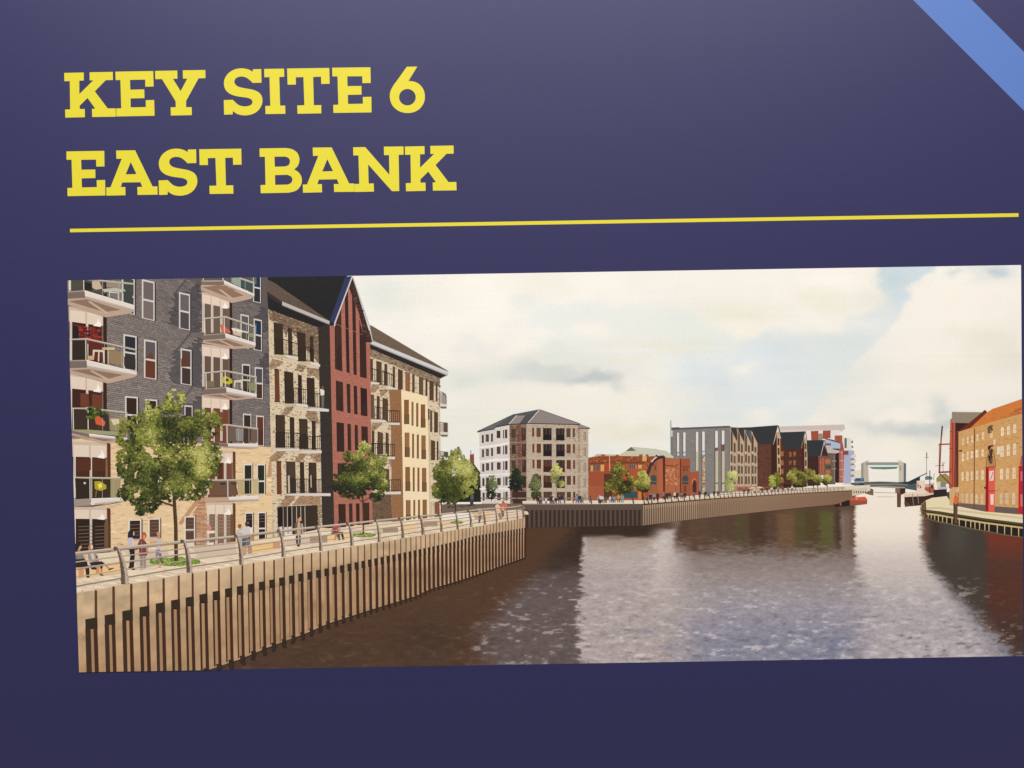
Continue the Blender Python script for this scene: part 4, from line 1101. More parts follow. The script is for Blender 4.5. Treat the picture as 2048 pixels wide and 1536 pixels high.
# ---- people on the far quay: (x, foot y, height, top colour, leg colour)
DK, WH, GR, BL, RD, OR, LB = (58, 52, 50), (208, 198, 186), (122, 114, 108), (88, 94, 110), (164, 78, 64), (190, 144, 76), (132, 138, 148)
crowd = [(1077, 1008, 17, DK, DK, 'in dark clothes under the narrow green tree'), (1082, 1008, 17, GR, DK, 'in a grey top beside the narrow green tree'), (1092, 1007, 12, WH, GR, 'in a pale top sitting low by the quay edge'),
         (1102, 1007, 18, DK, DK, 'dark haired and in black, left in the group by the pale tree'), (1105.5, 1007, 16, WH, DK, 'in a white shirt in the group by the pale tree'), (1111, 1007, 14, DK, DK, 'in black, right in the group by the pale tree'),
         (1119, 1007, 18, DK, GR, 'in a dark coat near the big ground floor window'), (1124.5, 1007, 17, DK, WH, 'in a dark top and white trousers by the ground floor window'), (1128, 1007, 15, GR, DK, 'in grey beside the white trousers'),
         (1146.5, 1006, 9, RD, RD, 'in red bending low on the promenade'), (1154, 1006, 19, LB, BL, 'in pale blue by the red figure'), (1159, 1006, 18, DK, BL, 'in a dark top by the end of the stone block'), (1164, 1006, 14, GR, DK, 'in grey at the end of the stone block'),
         (1180.5, 1006, 15, GR, GR, 'walking alone before the red brick wall'),
         (1199, 1006, 18, WH, DK, 'in a white top and black trousers before the red wall'), (1204, 1006, 17, WH, DK, 'in a cream jacket before the red wall'), (1211, 1006, 15, (90, 92, 70), DK, 'in olive before the broad tree'),
         (1220.5, 1005, 14, WH, LB, 'in white under the broad tree'), (1224, 1005, 13, BL, BL, 'in blue under the broad tree'), (1228.5, 1005, 15, LB, BL, 'in pale blue under the broad tree'), (1237, 1005, 18, OR, (120, 90, 60), 'in an orange coat under the broad tree'),
         (1244.5, 1005, 18, LB, LB, 'in light denim right of the orange coat'),
         (1294, 1002, 14, GR, DK, 'in grey at the left of the dark crowd'), (1301, 1001, 15, DK, DK, 'in black near the left of the dark crowd'), (1308, 1001, 16, LB, DK, 'in pale blue in the dark crowd by the arch'), (1315, 1000, 15, DK, DK, 'in black below the dark arch'),
         (1327, 999, 15, GR, DK, 'in grey before the red pilasters'), (1333, 999, 16, DK, DK, 'in black before the red pilasters'), (1339, 998, 14, DK, GR, 'in a dark top before the red pilasters'), (1350, 998, 16, WH, DK, 'in a white top before the small arch'),
         (1354, 997, 14, DK, DK, 'in black right of the white top'), (1363, 997, 15, GR, DK, 'in grey at the hall doorway'), (1370, 996, 13, DK, DK, 'in black at the hall doorway'), (1387, 995, 12, GR, DK, 'in grey at the right of the hall'),
         (1399, 994, 13, DK, RD, 'in black and red at the corner of the hall'), (1411, 993, 12, DK, DK, 'in black before the grey building, left of four'), (1416, 993, 11, GR, DK, 'in grey before the grey building'), (1428, 992, 11, DK, DK, 'in black before the grey building'), (1436, 992, 12, (120, 70, 56), DK, 'in brown before the grey building'),
         (1488, 988, 11, DK, GR, 'in black left of the cafe parasols'), (1497, 987.5, 11, DK, DK, 'in black under the left parasol'), (1509, 987, 11, WH, DK, 'in white under the left parasol'), (1516, 986, 10, WH, GR, 'in white between the parasols'), (1524, 986, 11, DK, DK, 'in black under the right parasol'),
         (1534, 985, 11, DK, GR, 'in black right of the parasols'), (1543, 984.5, 12, WH, DK, 'in white beside the yellow tree'), (1549, 984, 12, DK, GR, 'in dark clothes beside the yellow tree'), (1556, 984, 12, LB, DK, 'in pale blue past the yellow tree'),
         (1566, 983, 9, DK, DK, 'in black before the row of leafy trees'), (1576, 982, 10, GR, DK, 'in grey before the row of leafy trees'), (1584, 981, 11, WH, DK, 'in white before the row of leafy trees')]
for i, (x, yf, h, tc, lc, lb) in enumerate(crowd):
    h *= .92
    w = h * .16
    s = R.uniform(-.6, .6)
    ll = [[(x - w, yf), (x - w * .3, yf), (x, yf - h * .45), (x - w, yf - h * .5)], [(x + w * .4 + s, yf), (x + w * 1.2 + s, yf), (x + w, yf - h * .5), (x, yf - h * .45)]]
    p = Part('printed_person', 6 + (i % 4) * .1, 'tiny person ' + lb, picture).at(ONE)
    p.polys(ll, lc)
    p.poly([(x - w * 1.25, yf - h * .46), (x - w * 1.3, yf - h * .8), (x - w * .5, yf - h * .87), (x + w * .5, yf - h * .87), (x + w * 1.35, yf - h * .8), (x + w * 1.25, yf - h * .46)], tc)
    p.ell(x, yf - h * .93, w * .72, h * .075, [(150, 108, 84), (70, 54, 46), (176, 130, 104)][i % 3], 8)
    p.build()
# railing along the far quay
p = Part('printed_railing', 6.6, 'thin railing with small dark posts along the far quay', picture).at(ONE)
for x in [1288, 1296, 1303, 1315, 1330, 1343, 1356, 1368, 1379, 1389, 1399, 1409, 1419, 1429, 1440, 1448, 1456, 1464, 1471, 1479, 1487, 1495, 1503, 1512, 1520, 1528, 1536, 1543, 1550, 1557, 1564, 1570, 1576, 1582, 1588, 1594, 1600, 1606, 1612, 1618, 1624, 1630, 1636, 1642, 1648, 1654, 1660, 1668, 1676, 1684]:
    f = min(1, max(0, (x - 1288) / 400))
    y = ytop_(x)
    h = 15 * (1 - f) + 7 * f
    c = np.array([66, 52, 46.0]) * (1 - f) + np.array([120, 96, 84.0]) * f
    p.add([(x - h * .14, y - h), (x - h * .14 + 1.2 - f * .4, y - h), (x + 2.2 - f, y + h * .05), (x - .2 + f * .5, y + h * .12)], c)
for x in (1182, 1199, 1266):
    p.add([(x - 3, 992), (x - 1.4, 992), (x + 2.6, 1006), (x, 1008)], (84, 66, 58))
p.up()
for k in (.9, .55):
    pts = [(x, ytop_(x) - (15 * (1 - (x - 1288) / 400) + 7 * (x - 1288) / 400) * k) for x in np.linspace(1440, 1690, 20)]
    p.line(pts, .8, (150, 128, 110), bump=False)
p.build()

# ------------------------------------------------------------------ near bank, left of the picture
def facade_rows(p, region, vp, y_at, dy, x0, x1, brick, light, mortar, shade=None, jit=7):
    """courses of bricks running to a vanishing point; y_at(i) is the course height at x0"""
    i = 0
    p.up()
    while True:
        y0 = y_at(i)
        if y0 > region[1]:
            break
        i += 1
        x = x0 - (i % 2) * brick * .5
        while x < x1:
            xe = x + brick * R.uniform(.8, 1.2)
            f = lambda xx, yy: vp[1] + (yy - vp[1]) * (vp[0] - xx) / (vp[0] - x0)
            pts = [(x, f(x, y0)), (xe - .9, f(xe - .9, y0)), (xe - .9, f(xe - .9, y0 + dy)), (x, f(x, y0 + dy))]
            cx, cy = (x + xe) / 2, pts[0][1] + dy / 2
            if inside((cx, cy), region[0]):
                c = np.array(light(cx, cy), float) + R.normal(0, jit)
                if shade:
                    c = c * shade(cx, cy)
                p.add(pts, np.clip(c, 0, 255))
            x = xe


z = lambda f, L: [(f[0] + a / f[2], f[1] + b / f[2]) for a, b in L]

# ---- grey brick block
p = Part('printed_apartment_block', 6.6, 'grey brick apartment block with cream brick lower storeys and glass balconies', picture).at(ONE)
REG = [(130, 545), (537, 545), (538, 700), (543, 895), (546, 1075), (420, 1100), (135, 1130)]
p.poly(REG, (98, 90, 86))
GREYZ = [(130, 545), (537, 545), (538, 700), (543, 893), (130, 880)]
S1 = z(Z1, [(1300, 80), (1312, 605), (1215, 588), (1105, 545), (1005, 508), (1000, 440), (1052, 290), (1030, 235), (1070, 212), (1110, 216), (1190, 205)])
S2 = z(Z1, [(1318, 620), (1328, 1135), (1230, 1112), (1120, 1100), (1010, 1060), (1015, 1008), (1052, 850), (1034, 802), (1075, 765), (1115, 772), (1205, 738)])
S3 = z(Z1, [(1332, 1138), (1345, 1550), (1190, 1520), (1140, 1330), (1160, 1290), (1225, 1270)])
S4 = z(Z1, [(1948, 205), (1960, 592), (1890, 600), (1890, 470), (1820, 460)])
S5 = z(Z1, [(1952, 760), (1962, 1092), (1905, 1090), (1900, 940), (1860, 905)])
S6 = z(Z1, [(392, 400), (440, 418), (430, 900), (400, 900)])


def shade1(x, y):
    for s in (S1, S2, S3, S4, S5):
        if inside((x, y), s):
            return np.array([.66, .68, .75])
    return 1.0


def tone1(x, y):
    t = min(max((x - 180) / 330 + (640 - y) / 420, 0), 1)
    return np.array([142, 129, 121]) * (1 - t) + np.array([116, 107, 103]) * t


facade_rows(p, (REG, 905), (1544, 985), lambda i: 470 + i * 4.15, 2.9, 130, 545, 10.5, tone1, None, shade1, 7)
for s in (S1, S2, S3, S4, S5):
    pass
p.polys([z(Z1, L) for L in [[(1158, 88), (1176, 92), (1052, 240), (1034, 238)], [(1206, 592), (1222, 600), (1056, 806), (1036, 802)], [(1218, 1118), (1232, 1124), (1150, 1232), (1136, 1228)]]], (92, 84, 80))
CREAM = [(130, 877), (345, 884), (545, 894), (546, 1075), (420, 1100), (135, 1130)]
p.poly(CREAM, (226, 196, 152))
p.speck(in_poly(CREAM), 1500, 5.5, [(232, 204, 160), (218, 186, 142), (210, 176, 132), (236, 208, 166), (224, 192, 148), (204, 172, 130)], aspect=.2, slope=lambda x, y: (y - 985) / (x - 1544) * -1 * -1)
p.polys([z(Z2, L) for L in [[(1395, 690), (1240, 850), (1120, 1010), (1090, 990), (1260, 760)], [(1350, 740), (1355, 1230), (1255, 1240), (1250, 860)], [(2016, 300), (1995, 540), (1940, 550), (1960, 400)]]], (190, 146, 110))
p.speck(in_poly(z(Z2, [(1350, 740), (1355, 1230), (1255, 1240), (1250, 860)])), 120, 5, [(178, 134, 102), (198, 154, 118), (168, 126, 98)], aspect=.25)
# plain windows of the upper floors
FR = (210, 202, 189)


def win(pts_tl, pts_br, slope, split=.5, glass=(88, 80, 72), low=None, fr=FR):
    """sash window in zoom-1 units: top-left, bottom-right, slope of the courses"""
    (x0, y0), (x1, y1) = pts_tl, pts_br
    h0 = p.h
    s = (x1 - x0) * slope
    P = lambda u, v: (x0 + (x1 - x0) * u, y0 + s * u + (y1 - s - y0) * v)
    Q = lambda a, b, c, d: [P(a, b), P(c, b), P(c, d), P(a, d)]
    p.up(); p.add(Q(0, 0, 1.10, 1.005), (60, 50, 54))
    p.up(); p.add(Q(-.02, -.01, 1, 1), fr)
    ex = .1
    ey = .035
    p.up(); p.add(Q(ex, ey, 1 - ex, split - .02), glass); p.add(Q(ex, split + .03, 1 - ex, 1 - ey * .6), low or glass)
    p.h = h0


p.at(Z1)
for tl, br, g, l in [((742, 92), (862, 490), (112, 100, 98), (122, 108, 104)), ((762, 668), (880, 1054), (96, 88, 90), (106, 62, 49)), ((1098, 215), (1202, 582), (106, 98, 98), (84, 76, 80)), ((1114, 755), (1216, 1110), (84, 70, 70), (72, 58, 56)),
                     ((550, 60), (672, 432), (70, 76, 72), (78, 76, 70)), ((565, 618), (690, 972), (52, 54, 58), (60, 58, 58)),
                     ((1688, 424), (1768, 760), (92, 92, 92), (84, 82, 80)), ((1815, 468), (1892, 782), (44, 56, 74), (66, 58, 60)), ((1702, 904), (1780, 1210), (64, 58, 58), (56, 50, 50)), ((1825, 935), (1902, 1240), (82, 78, 84), (78, 56, 50)),
                     ((1680, 80), (1760, 250), (62, 64, 62), (62, 64, 62)), ((1808, 20), (1882, 320), (46, 58, 72), (50, 54, 62)), ((1712, 1380), (1790, 1690), (62, 50, 46), (70, 52, 48)), ((1838, 1398), (1912, 1690), (98, 58, 46), (70, 48, 42)),
                     ((580, 1212), (702, 1570), (60, 46, 40), (60, 46, 40)), ((775, 1240), (888, 1570), (58, 46, 42), (58, 46, 42)), ((1150, 1300), (1226, 1620), (70, 58, 60), (70, 58, 60))]:
    win(tl, br, .22 if tl[1] < 500 else (.17 if tl[1] < 900 else .08), .5, g, l)
p.up(5)
p.poly([(1116, 860), (1145, 800), (1200, 920), (1200, 930), (1116, 930)], (102, 62, 50))
p.poly([(765, 850), (830, 790), (858, 850)], (110, 68, 52))
p.polys([[(1822, 515), (1840, 515), (1840, 605), (1822, 605)], [(1812, 60), (1840, 70), (1840, 140), (1812, 130)]], (90, 104, 112))
p.at(Z2)
for tl, br, g in [((795, 560), (905, 735), (120, 78, 60)), ((1718, 425), (1800, 712), (50, 50, 36)), ((1845, 425), (1922, 712), (50, 50, 36)), ((612, 960), (735, 1150), (58, 44, 36)), ((803, 950), (915, 1130), (92, 66, 52)),
                  ((1150, 928), (1250, 1150), (92, 68, 58)), ((1730, 890), (1808, 1150), (54, 40, 36)), ((1855, 885), (1930, 1160), (52, 38, 36))]:
    win(tl, br, -.02, .56 if tl[0] > 1000 else .97, g, g, (224, 214, 202))
p.up(5)
for x0, x1, ys in [(620, 725, (1005, 1040, 1075, 1105)), (810, 905, (985, 1015, 1048, 1080)), (1158, 1240, (970, 1005, 1040, 1070)), (1740, 1800, (920, 950)), (1862, 1922, (915, 945, 975))]:
    for y in ys:
        p.add([(x0, y), (x1, y - 6), (x1, y - 1), (x0, y + 5)], (126, 102, 84))
p.rects([(735, 945, 741, 1130), (1250, 905, 1258, 1250), (915, 935, 921, 1120), (1930, 880, 1936, 1160), (1802, 410, 1808, 712)], (120, 84, 60))
# recessed doors behind the balconies: left column, then middle column
def doors(xs, floors, layer_tint):
    hs = p.h
    hm = hs
    for (yt, yb_, tl, glass, sl) in sorted(floors):
        p.h = hs
        x0, x1, x2, x3 = xs
        F = lambda x: yt + (x - x0) * sl
        G = lambda x, h: F(x) + h
        hh = yb_ - yt
        p.poly([(x0, F(x0)), (x3, F(x3)), (x3, yb_ + 40), (x0, yb_ + 40)], (176, 150, 128))
        p.poly([(x0, G(x0, hh * .26)), (x3, G(x3, hh * .26)), (x3, yb_ + 40), (x0, yb_ + 40)], glass)
        p.poly([(x0, G(x0, 0)), (x3, G(x3, 0)), (x3, G(x3, hh * .27)), (x0, G(x0, hh * .27))], (204, 180, 158))
        n = 2 if x3 - x0 > 290 else 3
        for k in range(n):
            a = x0 + (x3 - x0) * (k + .06) / n; b = x0 + (x3 - x0) * (k + .95) / n
            p.poly([(a, G(a, hh * .06)), (b, G(b, hh * .06)), (b, G(b, hh * .27)), (a, G(a, hh * .27))], (224, 204, 182))
        b = x0 + (x3 - x0) * .93
        p.poly([(b - 75, G(b, hh * .27)), (b, G(b, hh * .29)), (b, G(b, hh * .23)), (b - 30, G(b, hh * .13)), (b - 34, G(b, hh * .21))], (246, 236, 222))
        for k in range(n):
            a = x0 + (x3 - x0) * (k + (.0 if k else .05)) / n
            p.poly([(a, G(a, hh * .27)), (a + 22, G(a + 22, hh * .27)), (a + 22, yb_), (a, yb_)], (216, 202, 186))
            p.poly([(a + 8, G(a, hh * .30)), (a + 13, G(a + 22, hh * .30)), (a + 13, yb_), (a + 8, yb_)], (170, 152, 136))
        p.poly([(x3 - 14, G(x3, hh * .27)), (x3, G(x3, hh * .28)), (x3, yb_ + 40), (x3 - 14, yb_ + 40)], (120, 96, 80))
        p.poly([(x3, F(x3) + 4), (x3 + (34 if n == 2 else 26), F(x3) + 12), (x3 + (38 if n == 2 else 28), yb_ + 40), (x3 + 4, yb_ + 40)], layer_tint)
        hm = max(hm, p.h)
    p.h = hm


p.at(Z1)
doors((40, 0, 0, 368), [(350, 880, 0, (66, 44, 40), .14), (985, 1540, 0, (70, 46, 40), .10), (-250, 240, 0, (70, 70, 62), .2)], (64, 44, 36))
p.at(Z2)
doors((75, 0, 0, 405), [(205, 745, 0, (76, 50, 38), .03), (835, 1250, 0, (52, 40, 34), .01)], (94, 58, 38))
p.at(Z1)
doors((1315, 0, 0, 1580), [(210, 600, 0, (110, 92, 80), .20), (710, 1120, 0, (104, 84, 72), .12), (1200, 1640, 0, (116, 70, 52), .06)], (58, 42, 36))
p.at(Z2)
doors((1360, 0, 0, 1612), [(290, 715, 0, (122, 78, 58), .02), (790, 1210, 0, (134, 104, 84), 0)], (104, 64, 42))
p.at(Z1)
p.polys([[(80, 520), (215, 545), (215, 640), (190, 700), (130, 690), (120, 600)], [(240, 560), (320, 575), (330, 690), (260, 740), (235, 660)]], (116, 48, 42))
p.speck(in_poly([(120, 540), (330, 570), (350, 780), (240, 760), (120, 680)]), 80, 14, [(132, 52, 44), (104, 42, 38), (150, 64, 52), (62, 40, 36)], aspect=.7)
p.polys([[(80, 530), (130, 545), (140, 700), (130, 850), (80, 855)]], (46, 42, 42))
p.polys([[(150, 1180), (230, 1190), (235, 1320), (150, 1310)], [(262, 1190), (350, 1200), (350, 1330), (262, 1330)]], (112, 66, 50))
p.polys([[(1420, 1350), (1520, 1365), (1520, 1500), (1420, 1490)]], (118, 76, 58))
p.at(Z2)
p.polys([[(115, 370), (250, 362), (250, 480), (115, 500)], [(275, 372), (390, 380), (390, 490), (275, 490)], [(1462, 420), (1515, 415), (1515, 560), (1462, 570)]], (88, 54, 40))
p.up()
for x0, x1 in [(128, 268), (290, 378)]:
    for y in range(1020, 1230, 34):
        p.add([(x0, y), (x1, y - 6), (x1, y), (x0, y + 6)], (120, 100, 82))
for x0, x1 in [(1365, 1430), (1450, 1530), (1550, 1590)]:
    for y in range(930, 1090, 34):
        p.add([(x0, y), (x1, y - 4), (x1, y + 1), (x0, y + 5)], (166, 136, 112))
p.polys([[(1365, 1010), (1400, 1015), (1410, 1055), (1365, 1060)]], (206, 140, 112))
p.polys([[(1362, 1065), (1440, 1060), (1440, 1085), (1362, 1090)], [(1366, 1180), (1430, 1172), (1430, 1225), (1366, 1230)]], (232, 216, 196))
p.rects([(380, 985, 418, 1310), (1590, 905, 1620, 1200)], (112, 84, 66))
p.rects([(1150, 1160, 1240, 1250)], (222, 208, 188))
p.build()

# ---- balconies of the grey block
GL = (150, 142, 126)


def balcony(label, frame, c, fall_r, long_r, rail, soffit, items, dark=(122, 108, 98)):
    """c: left x, corner x, right x ; y of the slab's upper edge at each ; thickness at corner and right end"""
    b = Part('printed_balcony', 9.7, label, picture).at(frame)
    (xl, yl), (xc, yc), (xr, yr) = c
    tc_, tr_ = fall_r
    b.poly([(xl, yl + tc_ * .95), (xc, yc + tc_), (xr, yr + tr_), (xr - 40, yr + tr_ + soffit * .25), (xl + (xr - xl) * .58, yc + tc_ + soffit * 1.05 + (yr - yc) * .55), (xl, yl + tc_ + soffit * .55)], (186, 160, 138))
    b.poly([(xl + 10, yl + tc_ + soffit * .22), (xc + 20, yc + tc_ * 1.2), (xl + (xr - xl) * .8, yr + tr_ - (yr - yc) * .06), (xl + (xr - xl) * .55, yc + tc_ + soffit * .62 + (yr - yc) * .5)], (142, 114, 96))
    b.poly([(xl + (xr - xl) * .3, yc + tc_ + soffit * .35), (xl + (xr - xl) * .34, yc + tc_ + soffit * .3), (xl + (xr - xl) * .62, yc + tc_ + soffit * .72 + (yr - yc) * .5), (xl + (xr - xl) * .57, yc + tc_ + soffit * .78 + (yr - yc) * .5)], (196, 168, 146))
    for pts, col in items:
        b.poly(pts, col)
    # glass rail: pane tint, posts, handrail
    ry = rail
    b.up()
    for i in range(10):
        f0, f1 = i / 10, (i + 1) / 10
        X = lambda f: xc + (xr - xc) * f
        Yr = lambda f: ry[1] + (ry[2] - ry[1]) * f
        Ys = lambda f: yc + (yr - yc) * f
    b.poly([(xl, ry[0]), (xc, ry[1]), (xr, ry[2]), (xr, ry[2] + 16), (xc, ry[1] + 16), (xl, ry[0] + 12)], (172, 158, 138))
    b.line([(xl, ry[0] + 3), (xc, ry[1] + 2), (xr, ry[2] + 2)], 6, (206, 196, 180))
    b.lines([[(xc - 8, ry[1] + 14), (xc - 6, yc)], [(xl + (xc - xl) * .08, ry[0]), (xl + (xc - xl) * .1, yl)]], 9, (214, 204, 188))
    for f in (.36, .7):
        b.line([(xc + (xr - xc) * f, ry[1] + (ry[2] - ry[1]) * f + 14), (xc + (xr - xc) * f, yc + (yr - yc) * f)], 4, (176, 168, 150))
    b.line([(xr - 3, ry[2]), (xr - 3, yr)], 6, (190, 180, 164))
    # slab edges
    b.poly([(xl, yl), (xc, yc), (xc, yc + tc_), (xl, yl + tc_)], dark)
    b.poly([(xl, yl), (xc, yc), (xc, yc + tc_ * .16), (xl, yl + tc_ * .16)], (164, 148, 132))
    b.poly([(xc, yc), (xr, yr), (xr, yr + tr_), (xc + 5, yc + tc_)], (224, 212, 198))
    b.poly([(xc + 2, yc + tc_ * .72), (xr, yr + tr_ * .75), (xr, yr + tr_), (xc + 5, yc + tc_)], (186, 172, 160))
    b.poly([(xc, yc), (xr, yr), (xr, yr + 5), (xc, yc + 7)], (240, 232, 220))
    return b


CH = (214, 200, 176)
b = balcony('top left balcony with a white table and chairs, cut by the picture edge', Z1, ((28, 205), (190, 195), (668, 338)), (72, 54), 0, (40, 80, 128), 105,
            [([(50, 60), (380, 80), (385, 240), (200, 196), (50, 200)], (84, 80, 70)), ([(180, 110), (260, 130), (262, 200), (185, 190)], (50, 48, 46)), ([(262, 110), (330, 100), (362, 180), (300, 190), (265, 170)], (196, 176, 150)), ([(360, 185), (480, 172), (580, 190), (585, 225), (470, 205), (380, 215)], (190, 184, 164)), ([(425, 205), (520, 215), (520, 290), (510, 285), (510, 225), (435, 220), (432, 265), (425, 262)], (204, 196, 178)), ([(400, 100), (545, 130), (540, 180), (400, 165)], (150, 138, 122)), ([(560, 200), (650, 240), (650, 320), (570, 300)], (70, 74, 66))])
b.rect(45, 60, 60, 195, (220, 210, 196))
b.build()
b = balcony('left balcony with red plants and a tall table, second from the top', Z1, ((45, 866), (210, 862), (692, 978)), (76, 36), 0, (662, 655, 762), 85,
            [([(75, 665), (215, 660), (220, 862), (80, 864)], (58, 50, 46)), ([(240, 680), (380, 700), (385, 880), (240, 862)], (96, 52, 44)), ([(270, 765), (382, 768), (386, 895), (370, 890), (366, 790), (335, 785), (330, 880), (318, 878), (322, 785), (288, 785), (280, 860), (268, 860)], CH), ([(360, 745), (480, 742), (480, 770), (360, 762)], (206, 182, 146)), ([(412, 760), (424, 760), (424, 900), (414, 898)], (196, 178, 150)), ([(500, 800), (552, 808), (566, 925), (556, 922), (545, 830), (512, 825), (506, 912), (496, 910)], CH), ([(420, 770), (560, 790), (560, 915), (430, 895)], (150, 124, 96)), ([(222, 825), (280, 822), (280, 865), (224, 862)], (206, 164, 122)), ([(570, 830), (680, 850), (680, 945), (570, 920)], (62, 58, 56))])
b.build()
b = balcony('left balcony with a red chair and hanging plants, third from the top', Z2, ((68, 96), (232, 130), (600, 172)), (30, 22), 0, (-118, -118, -75), 40,
            [([(85, -100), (420, -80), (430, 110), (240, 105), (90, 95)], (66, 54, 46)), ([(285, -30), (330, -40), (392, 20), (380, 60), (300, 40)], (206, 96, 66)), ([(430, -20), (600, -30), (600, 110), (440, 100)], (150, 140, 90)), ([(440, -10), (520, -10), (525, 30), (470, 50)], (214, 200, 170)), ([(320, 50), (340, 52), (330, 100), (320, 98)], (90, 60, 46))])
b.speck(in_poly([(225, -130), (420, -90), (400, -30), (260, -20), (215, 10)]), 60, 14, [(70, 84, 40), (98, 110, 50), (50, 60, 34)], aspect=.7)
b.poly([(64, 92), (232, 92), (520, 115), (560, 150), (232, 132), (68, 98)], (160, 152, 116))
b.build()
b = balcony('left balcony with a yellow chair, lowest of the column', Z2, ((80, 762), (250, 752), (560, 742)), (68, 40), 0, (545, 548, 552), 8,
            [([(100, 560), (255, 560), (255, 750), (110, 750)], (56, 46, 40)), ([(275, 560), (440, 560), (440, 745), (275, 748)], (60, 52, 40)), ([(285, 590), (340, 586), (400, 625), (400, 660), (340, 680), (290, 660)], (176, 160, 46)), ([(318, 620), (350, 600), (360, 640), (330, 660)], (236, 220, 90)), ([(300, 670), (312, 672), (300, 740), (292, 740)], (130, 110, 60)), ([(440, 640), (520, 650), (515, 664), (440, 662)], (226, 210, 180)), ([(440, 560), (540, 560), (520, 740), (440, 745)], (160, 146, 104)), ([(180, 598), (200, 594), (205, 612), (184, 614)], (220, 206, 186))], (156, 144, 132))
b.ell(268, 802, 22, 14, (226, 212, 194), 10)
b.build()
b = balcony('top balcony of the middle column, cut by the picture edge', Z1, ((1308, 98), (1525, 98), (1820, 232)), (46, 24), 0, (20, 20, 120), 95,
            [([(1680, 90), (1800, 130), (1800, 215), (1690, 160)], (70, 84, 84)), ([(1600, 60), (1690, 90), (1690, 170), (1600, 120)], (150, 160, 140))])
b.line([(1322, 112), (1520, 106)], 8, (176, 156, 138))
b.poly([(1360, 165), (1480, 140), (1640, 190), (1560, 200)], (150, 116, 94))
b.build()
b = balcony('middle column balcony with a red and a white chair, second from the top', Z1, ((1325, 622), (1538, 606), (1832, 700)), (52, 36), 0, (462, 442, 540), 48,
            [([(1490, 522), (1530, 535), (1590, 590), (1590, 606), (1510, 596)], (206, 104, 78)), ([(1600, 556), (1650, 562), (1702, 580), (1700, 605), (1650, 600), (1612, 585)], (226, 216, 196)), ([(1612, 580), (1700, 605), (1695, 640), (1620, 620)], (206, 182, 150)), ([(1760, 600), (1810, 610), (1812, 650), (1765, 640)], (140, 146, 104))])
b.build()
b = balcony('middle column balcony with a yellow ring chair, third from the top', Z1, ((1338, 1138), (1548, 1124), (1842, 1192)), (58, 34), 0, (984, 962, 1024), 30,
            [([(1340, 1060), (1440, 1070), (1440, 1125), (1345, 1130)], (120, 110, 88)), ([(1505, 1030), (1550, 1018), (1600, 1045), (1612, 1080), (1575, 1100), (1520, 1085)], (190, 176, 52)), ([(1535, 1045), (1565, 1042), (1575, 1065), (1545, 1068)], (60, 50, 44)), ([(1625, 1060), (1710, 1050), (1705, 1140), (1690, 1138), (1690, 1080), (1640, 1080), (1635, 1130), (1622, 1128)], (210, 196, 172)), ([(1710, 1060), (1790, 1080), (1780, 1150), (1710, 1140)], (66, 62, 50)), ([(1760, 1080), (1830, 1080), (1830, 1165), (1765, 1150)], (140, 138, 100))])
b.build()
b = balcony('middle column balcony behind the treetop, fourth from the top', Z2, ((1420, 210), (1565, 225), (1855, 226)), (32, 42), 0, (40, 40, 78), 16,
            [([(1540, 60), (1720, 70), (1850, 80), (1850, 210), (1560, 205)], (112, 92, 80)), ([(1720, 76), (1790, 84), (1785, 210), (1716, 205)], (74, 56, 52)), ([(1850, 90), (1905, 95), (1900, 235), (1845, 228)], (80, 52, 46)), ([(1640, 80), (1715, 84), (1712, 200), (1645, 198)], (140, 132, 128))])
b.build()
b = balcony('lowest middle column balcony with a dark table', Z2, ((1345, 742), (1572, 738), (1862, 726)), (38, 42), 0, (572, 570, 562), 14,
            [([(1430, 575), (1640, 575), (1660, 720), (1430, 720)], (112, 84, 68)), ([(1650, 575), (1720, 575), (1720, 710), (1670, 712)], (186, 164, 112)), ([(1800, 575), (1850, 570), (1848, 706), (1800, 710)], (198, 174, 120)), ([(1490, 604), (1545, 600), (1540, 618), (1495, 622)], (66, 50, 44)), ([(1590, 600), (1655, 598), (1650, 612), (1640, 612), (1665, 710), (1655, 710), (1630, 620), (1600, 618)], (84, 58, 48)), ([(1725, 575), (1792, 575), (1790, 705), (1725, 708)], (52, 48, 34))], (196, 160, 128))
b.build()

# ---- mottled brick block A with the big roof, gable, mottled block B
def mottle(p, poly, cols, n, size=6, slope=.1):
    p.speck(in_poly(poly), n, size, cols, aspect=.42, slope=slope, levels=10 if n < 300 else 20)


LM = [(216, 194, 160), (200, 178, 146), (176, 152, 124), (226, 206, 172), (148, 126, 104), (208, 186, 152), (160, 138, 112), (126, 107, 90), (170, 148, 122)]
SM = [(120, 98, 78), (104, 84, 68), (136, 114, 92), (90, 74, 60), (126, 106, 86)]
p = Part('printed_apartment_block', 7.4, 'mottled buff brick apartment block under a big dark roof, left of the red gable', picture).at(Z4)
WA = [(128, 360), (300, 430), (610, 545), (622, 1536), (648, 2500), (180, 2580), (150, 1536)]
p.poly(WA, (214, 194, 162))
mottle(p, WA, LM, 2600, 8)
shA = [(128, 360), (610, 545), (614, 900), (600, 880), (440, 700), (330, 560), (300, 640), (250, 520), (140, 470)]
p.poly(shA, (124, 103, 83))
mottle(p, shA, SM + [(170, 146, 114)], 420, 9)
for L in [[(165, 850), (275, 880), (240, 920), (150, 960), (140, 930)], [(410, 905), (495, 920), (450, 985), (390, 960)], [(500, 935), (615, 950), (612, 1060), (560, 1010), (505, 1020)], [(300, 1315), (380, 1320), (310, 1390), (230, 1420)], [(505, 1350), (590, 1355), (620, 1480), (540, 1460), (480, 1400)]]:
    p.poly(L, (160, 134, 106))
    mottle(p, L, [(140, 115, 90), (174, 148, 118), (122, 100, 80)], 50, 8)
p.at(Z5)
